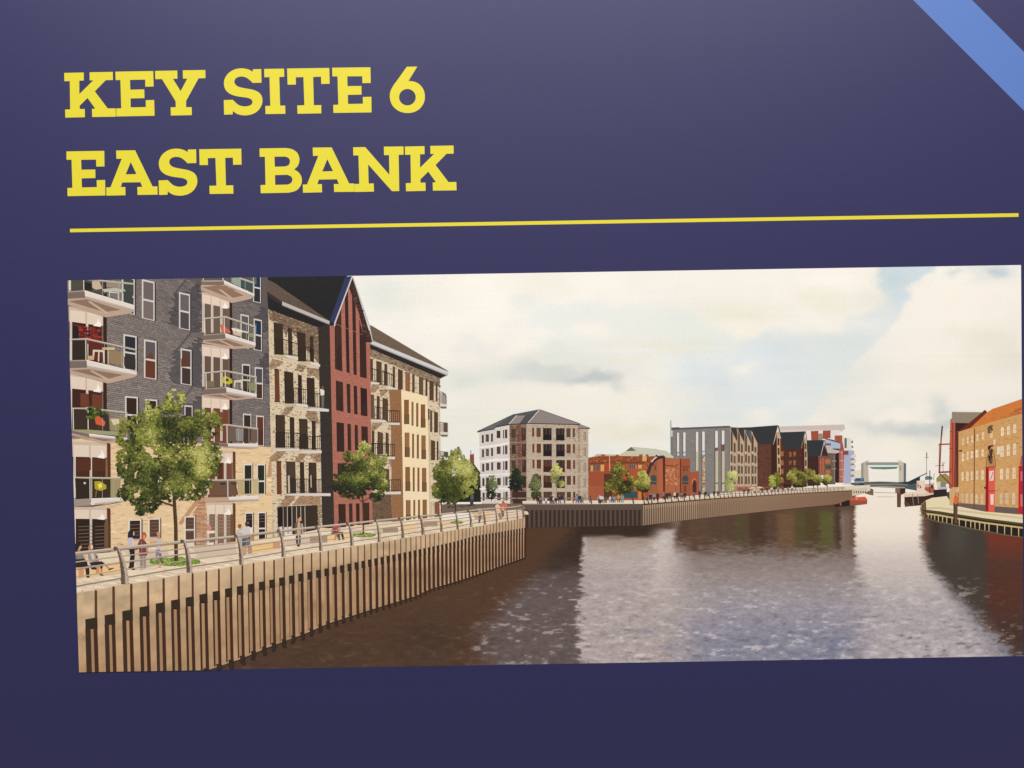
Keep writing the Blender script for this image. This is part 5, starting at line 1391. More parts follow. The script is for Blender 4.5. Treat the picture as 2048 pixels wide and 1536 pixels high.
for L in [[(215, 300), (300, 300), (220, 390), (150, 400), (140, 360)], [(425, 320), (505, 325), (440, 400), (380, 400)], [(300, 722), (390, 730), (330, 820), (240, 830)], [(430, 730), (630, 735), (632, 810), (360, 815)], [(520, 330), (632, 320), (632, 400), (600, 410)]]:
    p.poly(L, (166, 132, 102))
    mottle(p, L, [(146, 114, 88), (180, 146, 114), (128, 102, 80)], 50, 8)
p.at(Z4)
WD = (68, 54, 43)
wins = [[(180, 500), (268, 520), (278, 815), (186, 810)], [(317, 550), (357, 565), (360, 820), (320, 815)], [(405, 590), (485, 610), (492, 880), (412, 875)], [(530, 630), (562, 638), (566, 890), (532, 885)],
        [(188, 945), (233, 955), (240, 1270), (193, 1265)], [(280, 970), (368, 985), (376, 1285), (288, 1280)], [(413, 1005), (450, 1010), (456, 1285), (417, 1280)], [(497, 1030), (572, 1040), (579, 1310), (503, 1305)],
        [(198, 1388), (288, 1395), (294, 1706), (204, 1706)], [(335, 1410), (378, 1415), (383, 1706), (337, 1706)], [(424, 1425), (505, 1432), (512, 1720), (430, 1716)], [(546, 1445), (583, 1450), (586, 1726), (550, 1724)]]
wins += [[(x, y + 1440) for x, y in L] for L in [[(207, 393), (252, 393), (258, 712), (212, 712)], [(300, 398), (388, 398), (396, 710), (305, 706)], [(432, 403), (472, 403), (478, 702), (435, 702)], [(515, 408), (590, 408), (596, 702), (520, 702)]]]
p.polys(wins, WD, 4)
p.up()
for L in wins:
    (a, y0), (b_, y1), (c_, y2), (d_, y3) = L
    p.add([(a, y0), (a + 9, y0 + 2), (d_ + 9, y3), (d_, y3)], (46, 36, 32))
    p.add([(a + (b_ - a) * .2, y0 + (y3 - y0) * .5), (b_ - 4, y1 + (y2 - y1) * .5), (c_ - 4, y2 - 4), (d_ + (c_ - d_) * .2, y3 - 4)], (60, 50, 44))
p.polys([[(190, 960), (232, 966), (238, 1262), (196, 1258)], [(209, 1840), (250, 1840), (255, 2145), (214, 2145)]], (108, 66, 46))
p.polys([[(316, 1975), (334, 1970), (338, 2140), (320, 2140)], [(533, 1970), (543, 1968), (546, 2085), (536, 2088)], [(592, 2010), (620, 2010), (622, 2140), (596, 2140)]], (196, 178, 150))
p.at(Z5)
p.poly([(214, 832), (604, 815), (612, 1085), (224, 1130)], (62, 50, 42))
p.poly([(600, 815), (640, 812), (645, 1060), (612, 1080)], (150, 126, 96))
mottle(p, [(600, 815), (640, 812), (645, 1060), (612, 1080)], LM, 40, 8)
p.lines([[(270, 835), (272, 1120)], [(312, 835), (314, 1110)], [(355, 832), (358, 1110)], [(400, 832), (402, 1100)], [(440, 830), (444, 1100)], [(480, 828), (484, 1095)], [(226, 840), (230, 1120)]], 7, (186, 176, 158))
p.polys([[(215, 845), (270, 840), (270, 1020), (220, 1025)], [(315, 840), (352, 838), (354, 1010), (318, 1012)]], (44, 36, 30))
p.polys([[(280, 1030), (310, 1026), (312, 1115), (284, 1118)], [(320, 1026), (352, 1022), (354, 1110), (324, 1112)], [(236, 1025), (262, 1022), (264, 1122), (240, 1124)]], (216, 206, 190))
p.at(Z4)
p.poly([(123, 60), (890, 45), (720, 492), (700, 480), (180, 120), (123, 92)], (44, 44, 43))
p.speck(in_poly([(190, 90), (880, 66), (720, 480), (640, 430)]), 240, 14, [(40, 40, 39), (49, 48, 47), (44, 44, 43)], aspect=.12)
p.poly([(120, 90), (185, 122), (704, 480), (716, 498), (262, 304), (118, 208)], (100, 84, 73))
p.speck(in_poly([(122, 96), (185, 126), (700, 480), (262, 300), (122, 206)]), 160, 12, [(92, 80, 69), (108, 95, 82), (98, 86, 75)], aspect=.14, slope=.6)
p.poly([(118, 206), (264, 330), (712, 526), (612, 552), (300, 440), (128, 372)], (46, 42, 38))
p.poly([(118, 206), (262, 304), (264, 336), (180, 290), (120, 250)], (64, 56, 52))
p.poly([(262, 302), (718, 492), (712, 526), (262, 342)], (190, 180, 168))
p.poly([(262, 334), (714, 516), (712, 526), (262, 342)], (150, 142, 138))
p.build()

p = Part('printed_apartment_block', 9.1, 'narrow red brick gabled block with a steep roof and tall slit windows', picture).at(Z4)
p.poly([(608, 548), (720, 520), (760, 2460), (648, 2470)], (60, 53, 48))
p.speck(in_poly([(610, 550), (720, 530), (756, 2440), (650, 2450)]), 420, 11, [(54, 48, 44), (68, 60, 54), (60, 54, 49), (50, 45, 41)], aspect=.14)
p.poly([(718, 535), (768, 525), (905, 160), (935, 90), (1105, 690), (1130, 2500), (762, 2460)], (170, 108, 91))
GF = [(726, 540), (768, 530), (905, 180), (1060, 640), (1100, 700), (1126, 2480), (768, 2440)]
p.speck(in_poly(GF), 1500, 8, [(180, 118, 100), (160, 98, 82), (170, 106, 90), (186, 126, 106), (150, 90, 76)], aspect=.26, slope=.15)
p.poly([(937, 66), (1128, 688), (1066, 690), (1040, 620), (1005, 430), (930, 240), (905, 175)], (66, 50, 44))
p.speck(in_poly([(937, 90), (1120, 680), (1070, 680), (1005, 430), (925, 220)]), 90, 10, [(84, 62, 52), (56, 44, 40), (104, 72, 60)], aspect=.4)
GW = (66, 48, 39)
gw = [[(766, 545), (828, 372), (840, 975), (770, 950)], [(862, 255), (893, 195), (910, 992), (880, 980)], [(932, 245), (966, 335), (978, 1012), (947, 1003)], [(1002, 480), (1040, 620), (1066, 690), (1074, 1042), (1010, 1026)],
      [(777, 1060), (845, 1078), (851, 1360), (781, 1345)], [(880, 1090), (915, 1096), (919, 1376), (888, 1370)], [(948, 1110), (980, 1115), (986, 1388), (954, 1383)], [(1013, 1128), (1075, 1140), (1081, 1405), (1018, 1395)],
      [(783, 1460), (855, 1470), (860, 1745), (788, 1743)], [(888, 1475), (921, 1480), (926, 1738), (892, 1732)], [(957, 1485), (988, 1490), (993, 1732), (961, 1727)], [(1022, 1500), (1083, 1505), (1087, 1700), (1024, 1690)],
      [(793, 1855), (852, 1855), (856, 2120), (798, 2120)], [(895, 1860), (928, 1860), (932, 2110), (899, 2110)], [(964, 1865), (996, 1865), (1000, 2110), (968, 2110)], [(1034, 1870), (1092, 1870), (1096, 2110), (1038, 2110)],
      [(800, 2245), (870, 2245), (876, 2495), (808, 2500)], [(903, 2240), (936, 2240), (941, 2505), (908, 2505)], [(970, 2240), (1004, 2240), (1007, 2500), (975, 2502)], [(1043, 2233), (1098, 2233), (1101, 2492), (1048, 2495)]]
p.polys(gw, GW, 3)
p.up()
for L in gw:
    (a, y0), (b_, y1), (c_, y2), (d_, y3) = L[0], L[1], L[-2], L[-1]
    p.add([(a + 2, y0 + 8), (a + 8, y0 - 4), (d_ + 8, y3 - 2), (d_, y3 - 4)], (52, 38, 36))
    w = b_ - a
    if w > 50:
        p.add([(a + w * .3, y0 + (y3 - y0) * .55), (b_ - 6, y1 + (y2 - y1) * .55), (c_ - 4, y2 - 8), (d_ + w * .3, y3 - 8)], (62, 46, 44))
p.line([(770, 515), (1030, 622)], 4, (150, 120, 110))
p.poly([(870, 64), (925, 60), (938, 66), (768, 505), (766, 540), (718, 530), (718, 492)], (58, 62, 90))
p.poly([(718, 492), (722, 530), (766, 540), (767, 515), (740, 500)], (40, 40, 62))
p.line([(936, 62), (768, 508), (764, 540)], 12, (206, 200, 200))
p.line([(938, 64), (1036, 350), (1100, 540), (1130, 688)], 9, (196, 190, 184))
p.line([(1066, 690), (1130, 690)], 6, (60, 50, 46))
p.build()

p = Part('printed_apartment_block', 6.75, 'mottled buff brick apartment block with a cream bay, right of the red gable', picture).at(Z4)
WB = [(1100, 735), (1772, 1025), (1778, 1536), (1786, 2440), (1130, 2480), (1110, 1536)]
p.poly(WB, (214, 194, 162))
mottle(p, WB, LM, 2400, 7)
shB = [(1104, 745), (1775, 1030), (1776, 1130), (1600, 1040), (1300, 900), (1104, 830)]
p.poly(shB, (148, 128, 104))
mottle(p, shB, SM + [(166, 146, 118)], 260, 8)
WBD = (92, 72, 56)
bw = [(1108, 848, 1133, 1060), (1165, 870, 1217, 1105), (1243, 898, 1271, 1108), (1322, 925, 1346, 1130), (1373, 950, 1419, 1148), (1445, 976, 1488, 1166), (1510, 996, 1533, 1180), (1575, 1022, 1616, 1205), (1637, 1045, 1656, 1215), (1675, 1060, 1716, 1252), (1735, 1080, 1753, 1262),
      (1108, 1190, 1145, 1430), (1170, 1205, 1199, 1436), (1225, 1226, 1278, 1450), (1122, 1538, 1147, 1770), (1177, 1548, 1230, 1770), (1255, 1558, 1284, 1780), (1122, 1900, 1150, 2120), (1185, 1905, 1240, 2130), (1258, 1905, 1290, 2130),
      (1662, 1330, 1676, 1530), (1682, 1345, 1702, 1555), (1720, 1358, 1757, 1560), (1670, 1620, 1684, 1830), (1690, 1630, 1730, 1826), (1745, 1640, 1762, 1826)]
p.polys([[(a, b_), (c_, b_ + (c_ - a) * .3), (c_, d_), (a, d_)] for a, b_, c_, d_ in bw], WBD, 5)
p.up()
for a, b_, c_, d_ in bw:
    p.add([(a, b_ + 4), (a + 7, b_ + 6), (a + 7, d_ - 2), (a, d_ - 2)], (66, 50, 42))
p.rects([(1480, 985, 1486, 1160), (1450, 985, 1476, 1160)], (150, 96, 66))
for L in [[(1120, 1100), (1200, 1110), (1160, 1170), (1110, 1180)], [(1200, 1145), (1290, 1150), (1215, 1220), (1200, 1200)], [(1130, 1465), (1230, 1470), (1160, 1536), (1115, 1540)], [(1130, 1790), (1250, 1800), (1180, 1860), (1120, 1850)], [(1290, 1820), (1340, 1820), (1300, 1900)]]:
    p.poly(L, (164, 136, 108))
    mottle(p, L, [(146, 118, 94), (178, 150, 120), (130, 106, 86)], 30, 8)
p.poly([(1124, 2160), (1310, 2150), (1316, 2410), (1130, 2420)], (112, 90, 70))
mottle(p, [(1124, 2160), (1310, 2150), (1316, 2410), (1130, 2420)], [(96, 76, 60), (124, 100, 78), (86, 70, 56)], 130, 8)
# cream bay
p.poly([(1288, 1150), (1406, 1148), (1412, 1536), (1428, 2440), (1316, 2430), (1306, 1536)], (148, 107, 74))
p.speck(in_poly([(1292, 1160), (1404, 1155), (1424, 2420), (1318, 2420)]), 170, 8, [(140, 100, 68), (158, 116, 82), (134, 94, 62)], aspect=.3)
p.poly([(1404, 1148), (1656, 1214), (1664, 1536), (1674, 2420), (1428, 2450), (1412, 1536)], (238, 216, 174))
p.speck(in_poly([(1408, 1160), (1654, 1220), (1670, 2400), (1430, 2420)]), 160, 10, [(242, 221, 181), (234, 210, 167), (237, 214, 172)], aspect=.3)
cw = []
for y0, y1, s in [(1245, 1480, 1), (1560, 1796, .6), (1890, 2122, .2), (2208, 2440, -.1)]:
    for a, b_, dd in [(1432, 1478, 0), (1503, 1523, 20), (1548, 1569, 32), (1592, 1634, 45)]:
        k = (y0 - 1245) / 1000
        cw.append((a + 18 * k, y0 + dd * s, b_ + 17 * k, y1 + dd * s * .75))
p.rects(cw, (142, 98, 66), 4)
p.up()
for a, b_, c_, d_ in cw:
    p.add([(a, b_), (a + 6, b_), (a + 6, d_), (a, d_)], (106, 76, 50))
    if c_ - a > 30:
        p.add([(a + 2, (b_ + d_) / 2 + 20), (c_ + 4, (b_ + d_) / 2 + 24), (c_ + 4, d_), (a + 2, d_)], (118, 86, 60))
p.poly([(1664, 1440), (1676, 1440), (1688, 2400), (1676, 2400)], (206, 182, 146))
p.rects([(1690, 2200, 1700, 2390), (1714, 2200, 1722, 2390), (1738, 2195, 1744, 2385)], (190, 180, 160))
p.poly([(1676, 2200), (1780, 2190), (1782, 2210), (1678, 2225)], (220, 206, 180))
p.poly([(1724, 2230), (1770, 2220), (1774, 2390), (1728, 2395)], (130, 84, 60))
# roof and eaves
p.poly([(1096, 525), (1130, 540), (1852, 968), (1845, 982), (1128, 688)], (112, 94, 79))
p.speck(in_poly([(1102, 535), (1840, 968), (1130, 680)]), 260, 12, [(104, 87, 73), (120, 102, 86), (110, 93, 78)], aspect=.12, slope=.45)
p.poly([(1104, 700), (1120, 712), (1835, 1008), (1772, 1036), (1104, 752)], (52, 46, 44))
p.poly([(1122, 676), (1856, 976), (1850, 1002), (1835, 1010), (1108, 712)], (206, 202, 198))
p.poly([(1110, 704), (1838, 1002), (1835, 1012), (1108, 714)], (158, 152, 148))
p.poly([(1772, 1036), (1850, 1002), (1838, 1010), (1775, 1040)], (60, 54, 52))
p.build()


def small_balcony(label, frame, slab, rails, z_layer, dark=(58, 48, 44), cage=None):
    b = Part('printed_balcony', z_layer, label, picture).at(frame)
    for (x0, y0, x1, y1, tilt) in rails:
        b.line([(x0, y0), (x1, y0 + tilt)], 6, dark)
        n = max(3, int((x1 - x0) / 17))
        b.up()
        for k in range(n + 1):
            x = x0 + (x1 - x0) * k / n
            y = y0 + tilt * k / n
            b.add([(x - 2, y), (x + 2.5, y), (x + 2.5, y1 + tilt * k / n * .4), (x - 2, y1 + tilt * k / n * .4)], dark)
        b.line([(x0, y1 - 12), (x1, y1 - 12 + tilt * .4)], 4, dark)
    top, edge = slab
    b.poly(top, (196, 178, 146))
    b.poly(edge, (216, 206, 194))
    return b.build()


o4 = lambda L: [(x, y + 1440) for x, y in L]
SB = [('uppermost left balcony of the buff block left of the red gable', ([(183, 818), (300, 814), (415, 842), (300, 842), (190, 842)], [(300, 816), (416, 840), (414, 866), (300, 838)]), [(272, 664, 412, 815, 45)]),
      ('uppermost right balcony of the buff block left of the red gable', ([(412, 880), (535, 878), (625, 908), (535, 906), (420, 904)], [(535, 880), (627, 906), (625, 932), (532, 908)]), [(490, 735, 565, 880, 30)]),
      ('second floor left balcony of the buff block left of the red gable', ([(283, 1286), (400, 1280), (510, 1298), (400, 1306), (290, 1308)], [(400, 1282), (511, 1297), (510, 1322), (400, 1304)]), [(376, 1132, 502, 1282, 18)]),
      ('second floor right balcony of the buff block where a person stands', ([(508, 1328), (620, 1322), (710, 1336), (620, 1344), (515, 1350)], [(510, 1330), (620, 1326), (711, 1336), (710, 1360), (515, 1352)]), [(512, 1180, 640, 1322, 10)]),
      ('third floor left balcony of the buff block left of the red gable', (o4([(203, 272), (330, 268), (430, 276), (430, 286), (210, 286)]), o4([(205, 278), (430, 278), (430, 298), (214, 298)])), [(200, 1560, 430, 1706, 6)]),
      ('third floor right balcony of the buff block left of the red gable', (o4([(433, 290), (530, 286), (642, 292), (640, 300), (436, 302)]), o4([(435, 294), (642, 294), (640, 320), (440, 314)])), [(424, 1600, 636, 1726, -4)]),
      ('lowest wide balcony of the buff block left of the red gable', (o4([(300, 706), (500, 700), (727, 702), (727, 712), (305, 718)]), o4([(303, 710), (727, 704), (727, 730), (309, 724)])), [(395, 2005, 515, 2140, 0), (590, 2012, 642, 2142, 0)]),
      ('uppermost left balcony of the buff block beside the red gable on its right', ([(1118, 1076), (1160, 1072), (1196, 1084), (1150, 1086)], [(1118, 1078), (1196, 1082), (1194, 1100), (1122, 1098)]), [(1112, 940, 1190, 1075, 26)]),
      ('uppermost balcony left of the cream bay', ([(1168, 1116), (1290, 1108), (1330, 1126), (1250, 1134)], [(1250, 1130), (1290, 1114), (1330, 1126), (1328, 1146), (1250, 1136)]), [(1222, 965, 1330, 1112, 44)]),
      ('second floor balcony of the right buff block beside the gable', ([(1108, 1438), (1200, 1432), (1256, 1442), (1200, 1450)], [(1110, 1442), (1256, 1442), (1254, 1462), (1115, 1456)]), [(1150, 1310, 1226, 1436, 14)]),
      ('second floor balcony against the cream bay side wall', ([(1218, 1472), (1300, 1462), (1392, 1466), (1300, 1478)], [(1220, 1474), (1392, 1466), (1390, 1488), (1224, 1484)]), [(1272, 1346, 1388, 1468, 6)]),
      ('third floor balcony of the right buff block by the cream bay', (o4([(1258, 352), (1345, 350), (1345, 360), (1262, 364)]), o4([(1258, 356), (1345, 354), (1343, 378), (1262, 372)])), [(1120, 1662, 1340, 1790, 12)]),
      ('lowest balcony of the right buff block behind a treetop', (o4([(1236, 690), (1400, 684), (1402, 694), (1240, 704)]), o4([(1236, 694), (1402, 688), (1400, 712), (1242, 714)])), [(1292, 2014, 1398, 2125, -2)])]
for i, (lb, sl, rl) in enumerate(SB):
    small_balcony(lb, Z4, sl, rl, 9.9)
for i, (a, b_, c_, d_) in enumerate([(235, 208, 302, 350), (238, 500, 314, 620), (240, 780, 318, 860)]):
    b = Part('printed_balcony', 9.9, ['upper', 'middle', 'lower'][i] + ' cage like balcony at the far corner of the right buff block', picture).at(Z7)
    mid = (a + c_) / 2
    b.rect(a, b_, mid, d_, (206, 200, 184))
    b.lines([[(a, b_), (mid, b_ + 6), (c_, b_ + (46 if i == 0 else 8))], [(a, b_), (a, d_)], [(mid, b_ + 6), (mid, d_)], [(c_ - 3, b_ + (46 if i == 0 else 8)), (c_ - 3, d_)]], 6, (96, 80, 70))
    b.up()
    for x in np.linspace(a + 8, c_ - 8, 7):
        b.add([(x - 1.5, b_ + 14), (x + 2, b_ + 14), (x + 2, d_), (x - 1.5, d_)], (110, 92, 82))
    if i:
        b.poly([(mid, b_ + 10), (c_, b_ + 10), (c_, d_ - 24), (mid, d_ - 24)], (96, 78, 66))
    b.poly([(a + 4, d_ - 30), (c_, d_ - 22), (c_, d_ + 4), (a + 6, d_ + 4)], (212, 204, 190))
    b.poly([(a + 4, d_), (c_, d_ + 2), (c_, d_ + 14), (a + 20, d_ + 14)], (116, 94, 80))
    b.build()

# ---- promenade
PILE = [(105, 605), (300, 575), (470, 540), (640, 515), (800, 490), (950, 462), (1095, 435), (1228, 412), (1360, 392), (1480, 372), (1597, 350), (1705, 335), (1812, 315), (1915, 298)]
PX = [130 + a / 4.8 for a, _ in PILE]
PY = [1060 + b / 4.8 for _, b in PILE]
for a, b in [(185, 285), (282, 265), (372, 250), (460, 235), (545, 220), (628, 210), (705, 197), (780, 185), (852, 170), (922, 160), (990, 150), (1053, 140), (1115, 128), (1175, 122), (1234, 110), (1290, 102), (1345, 92), (1400, 82), (1450, 75), (1497, 68), (1547, 60), (1593, 52), (1637, 45), (1680, 38), (1722, 31), (1765, 24), (1805, 17), (1845, 10), (1882, 3), (1920, -3)]:
    PX.append(510 + a / 4.8); PY.append(1060 + b / 4.8)
step = 7.6
while PX[-1] < 1046:
    step = max(4.6, step - .105)
    PX.append(PX[-1] + step)
    PY.append(float(np.interp(PX[-1], [910, 960, 1000, 1030, 1050], [1059.4, 1052, 1044.5, 1039, 1034.5])))
ptop = lambda x: float(np.interp(x, [130] + PX + [1051], [1193] + PY + [1034.5]))
STEPX, STEPY = zip(*[(130 + a / 4.8, 1060 + b / 4.8) for a, b in [(0, 915), (200, 878), (385, 835), (555, 797), (720, 758), (875, 722), (1022, 688), (1160, 662), (1293, 632), (1418, 606), (1537, 576), (1652, 550), (1760, 531), (1862, 510)]] + [(510 + a / 4.8, 1060 + b / 4.8) for a, b in [(140, 488), (235, 468), (328, 448), (418, 428), (505, 410), (587, 392), (668, 378), (745, 362), (817, 346), (888, 331), (957, 318), (1022, 303), (1087, 290), (1147, 277), (1207, 266), (1264, 254), (1320, 242), (1376, 230), (1475, 210), (1570, 190), (1660, 170), (1745, 152), (1825, 134), (1900, 118)]] + [(950, 1072), (1000, 1064), (1051, 1055)])
stepy = lambda x: float(np.interp(x, STEPX, STEPY))
watery = lambda x: float(np.interp(x, [130, 395, 480, 537, 612, 658, 745, 830, 862, 906, 930, 1051], [1420, 1347, 1318, 1294, 1266, 1246, 1218, 1192, 1177, 1164, 1157, 1114]))
p = Part('printed_promenade', 10.5, 'pale paved riverside promenade in front of the apartment blocks', picture).at(ONE)
top = [(130, 1112), (200, 1106), (300, 1098), (420, 1090), (480, 1082), (560, 1074), (640, 1058), (700, 1053), (762, 1046), (820, 1040), (886, 1032), (888, 1020), (950, 1020), (1046, 1014), (1048, 1036)]
low = [(x, ptop(x) + 3) for x in np.linspace(1048, 130, 60)]
p.poly(top + low, (226, 206, 176))
p.speck(in_poly(top + low), 500, 9, [(232, 214, 186), (220, 198, 168), (228, 208, 180), (214, 192, 164)], aspect=.16, slope=.09)
p.polys([z(Z2, L) for L in [[(570, 1260), (980, 1230), (1000, 1300), (820, 1400), (700, 1400)], [(1200, 1210), (1640, 1180), (1650, 1290), (1300, 1330)]]] + [z(Z5, L) for L in [[(290, 1150), (540, 1120), (540, 1190), (300, 1215)], [(640, 1195), (700, 1185), (760, 1210), (640, 1230)]]], (206, 186, 162))
p.poly([(x, ptop(x) - (26 if x < 400 else 18) * (1046 - x + 120) / 1046) for x in np.linspace(130, 1046, 40)] + [(x, ptop(x) + 2) for x in np.linspace(1046, 130, 40)], (230, 210, 180))
p.speck(in_poly([(x, ptop(x) - 20 * (1046 - x + 120) / 1046) for x in np.linspace(135, 1040, 30)] + [(x, ptop(x)) for x in np.linspace(1040, 135, 30)]), 300, 12, [(222, 201, 172), (235, 216, 188), (214, 192, 164)], aspect=.14, slope=.12)
p.up()
for o_, c in [(-1.0, (214, 190, 160)), (-11, (204, 184, 158))]:
    p.line([(x, ptop(x) + o_ * (1046 - x + 200) / 1046) for x in np.linspace(132, 1046, 40)], .9, c)
p.at(Z7)
p.poly([(258, 1268), (640, 1266), (640, 1290), (258, 1296)], (236, 228, 214))
p.poly([(258, 1288), (520, 1286), (1046, 1282), (1050, 1370), (640, 1366), (420, 1374), (258, 1378)], (116, 98, 86))
p.speck(in_poly([(262, 1292), (1046, 1286), (1046, 1364), (262, 1372)]), 150, 8, [(104, 86, 76), (128, 108, 96), (96, 80, 70)], aspect=.25)
p.poly([(258, 1376), (420, 1372), (640, 1364), (700, 1364), (700, 1430), (300, 1440), (258, 1440)], (234, 224, 206))
p.poly([(640, 1352), (1040, 1340), (1048, 1420), (880, 1440), (640, 1450)], (222, 200, 174))
p.speck(in_poly([(280, 1300), (560, 1296), (640, 1300), (640, 1310), (280, 1318)]), 24, 10, [(70, 62, 50), (90, 80, 60)], aspect=.5)
p.build()
# grass beds round the trees
for cx, cy, rx, ry, lb in [(350, 1124, 51, 7.5, 'green grass bed under the large front tree'), (728, 1070, 23, 4, 'small green grass bed under the middle tree'), (914, 1044.5, 12.5, 2.6, 'smallest far grass bed beside a bench')]:
    p = Part('printed_grass_bed', 11.2, lb, picture).at(ONE)
    p.ell(cx, cy, rx, ry, (126, 146, 62), 18, .08)

    def gp(cx=cx, cy=cy, rx=rx, ry=ry):
        a, r = R.uniform(0, 6.283), math.sqrt(R.uniform())
        return cx + rx * r * math.cos(a), cy + ry * r * math.sin(a) - ry * .15
    p.speck(gp, int(rx * 7), max(1.2, ry * .3), [(112, 136, 52), (140, 162, 74), (92, 116, 44), (158, 172, 92), (104, 128, 50)], aspect=.7)
    p.build()
# benches
for f, shp, lb in [(ZP1, [([(100, 1010), (600, 980), (1115, 905), (1135, 1170), (760, 1200), (430, 1250), (100, 1300)], (232, 194, 140)), ([(740, 1195), (1130, 1150), (1130, 1165), (750, 1215)], (206, 166, 118)), ([(195, 1060), (315, 1040), (300, 1250), (200, 1270)], (206, 152, 100)), ([(570, 1010), (660, 1000), (655, 1170), (575, 1180)], (204, 146, 98))], 'long pale timber bench where two people sit at the left edge'),
                   (ZP3, [([(560, 850), (650, 840), (655, 1040), (560, 1050)], (172, 138, 116)), ([(650, 800), (1325, 745), (1335, 945), (660, 1040)], (232, 192, 134)), ([(700, 880), (1150, 840), (1150, 850), (700, 892)], (214, 170, 114)), ([(1165, 785), (1330, 770), (1335, 920), (1150, 925)], (198, 150, 112))], 'timber bench beside the couple in white shirts'),
                   (ZP4, [([(0, 820), (400, 790), (400, 960), (0, 980)], (166, 142, 122)), ([(400, 800), (900, 735), (900, 900), (400, 950)], (232, 196, 142)), ([(0, 900), (400, 880), (400, 890), (0, 912)], (148, 124, 106))], 'timber bench with a grey end where a person in red sits'),
                   (ZP4, [([(1450, 660), (1650, 640), (1650, 760), (1460, 770)], (206, 186, 160)), ([(1655, 640), (2000, 610), (2010, 730), (1660, 745)], (160, 132, 112)), ([(1655, 640), (2000, 610), (2002, 626), (1656, 656)], (190, 164, 140))], 'grey brown block bench right of the middle tree'),
                   (Z5, [([(1395, 1005), (1545, 1000), (1545, 1062), (1400, 1070)], (230, 196, 146)), ([(1620, 972), (1752, 966), (1752, 1018), (1622, 1022)], (166, 138, 120)), ([(1755, 965), (1870, 958), (1880, 1000), (1760, 1012)], (228, 192, 142))], 'row of low timber block benches beyond the cream bay'),
                   (ZP5, [([(780, 510), (1000, 510), (1130, 530), (1110, 640), (830, 640)], (224, 192, 146)), ([(830, 560), (1000, 570), (1000, 640), (840, 640)], (196, 158, 122)), ([(780, 510), (1000, 508), (1120, 528), (1000, 532)], (236, 210, 166))], 'far timber bench near the bend of the railing')]:
    p = Part('printed_bench', 11.3, lb, picture).at(f)
    for pts, c in shp:
        p.poly(pts, c)
    p.build()

# ---- trees on the promenade
TG = [(42, 46, 25), (58, 63, 32), (78, 83, 42), (102, 106, 52), (130, 132, 64), (160, 158, 82), (188, 184, 112)]
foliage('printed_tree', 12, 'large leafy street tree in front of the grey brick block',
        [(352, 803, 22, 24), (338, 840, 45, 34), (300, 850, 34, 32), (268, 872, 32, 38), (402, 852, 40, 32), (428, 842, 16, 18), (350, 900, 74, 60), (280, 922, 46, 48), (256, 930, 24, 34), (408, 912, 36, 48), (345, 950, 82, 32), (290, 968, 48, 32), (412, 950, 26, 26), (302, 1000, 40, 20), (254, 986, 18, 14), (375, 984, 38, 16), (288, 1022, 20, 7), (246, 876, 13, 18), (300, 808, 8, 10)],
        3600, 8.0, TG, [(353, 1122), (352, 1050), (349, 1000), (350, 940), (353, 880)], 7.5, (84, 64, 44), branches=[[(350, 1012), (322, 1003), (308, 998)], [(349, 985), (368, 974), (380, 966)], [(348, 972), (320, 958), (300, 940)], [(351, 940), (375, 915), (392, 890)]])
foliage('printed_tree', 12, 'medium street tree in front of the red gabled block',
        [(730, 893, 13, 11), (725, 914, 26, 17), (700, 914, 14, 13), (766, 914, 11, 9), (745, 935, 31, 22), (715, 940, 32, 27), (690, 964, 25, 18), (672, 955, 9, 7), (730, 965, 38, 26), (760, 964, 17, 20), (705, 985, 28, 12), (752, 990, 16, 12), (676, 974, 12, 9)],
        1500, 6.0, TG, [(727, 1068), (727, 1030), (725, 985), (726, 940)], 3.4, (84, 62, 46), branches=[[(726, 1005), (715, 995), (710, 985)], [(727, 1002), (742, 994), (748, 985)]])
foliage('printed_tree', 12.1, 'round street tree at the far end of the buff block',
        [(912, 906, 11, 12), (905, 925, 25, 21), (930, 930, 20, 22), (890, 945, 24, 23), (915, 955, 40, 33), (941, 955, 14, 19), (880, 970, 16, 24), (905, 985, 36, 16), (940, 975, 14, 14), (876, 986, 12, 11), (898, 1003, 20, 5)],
        1500, 5.6, TG[1:], [(911, 1024), (911, 1000), (912, 960)], 3.2, (80, 62, 44))

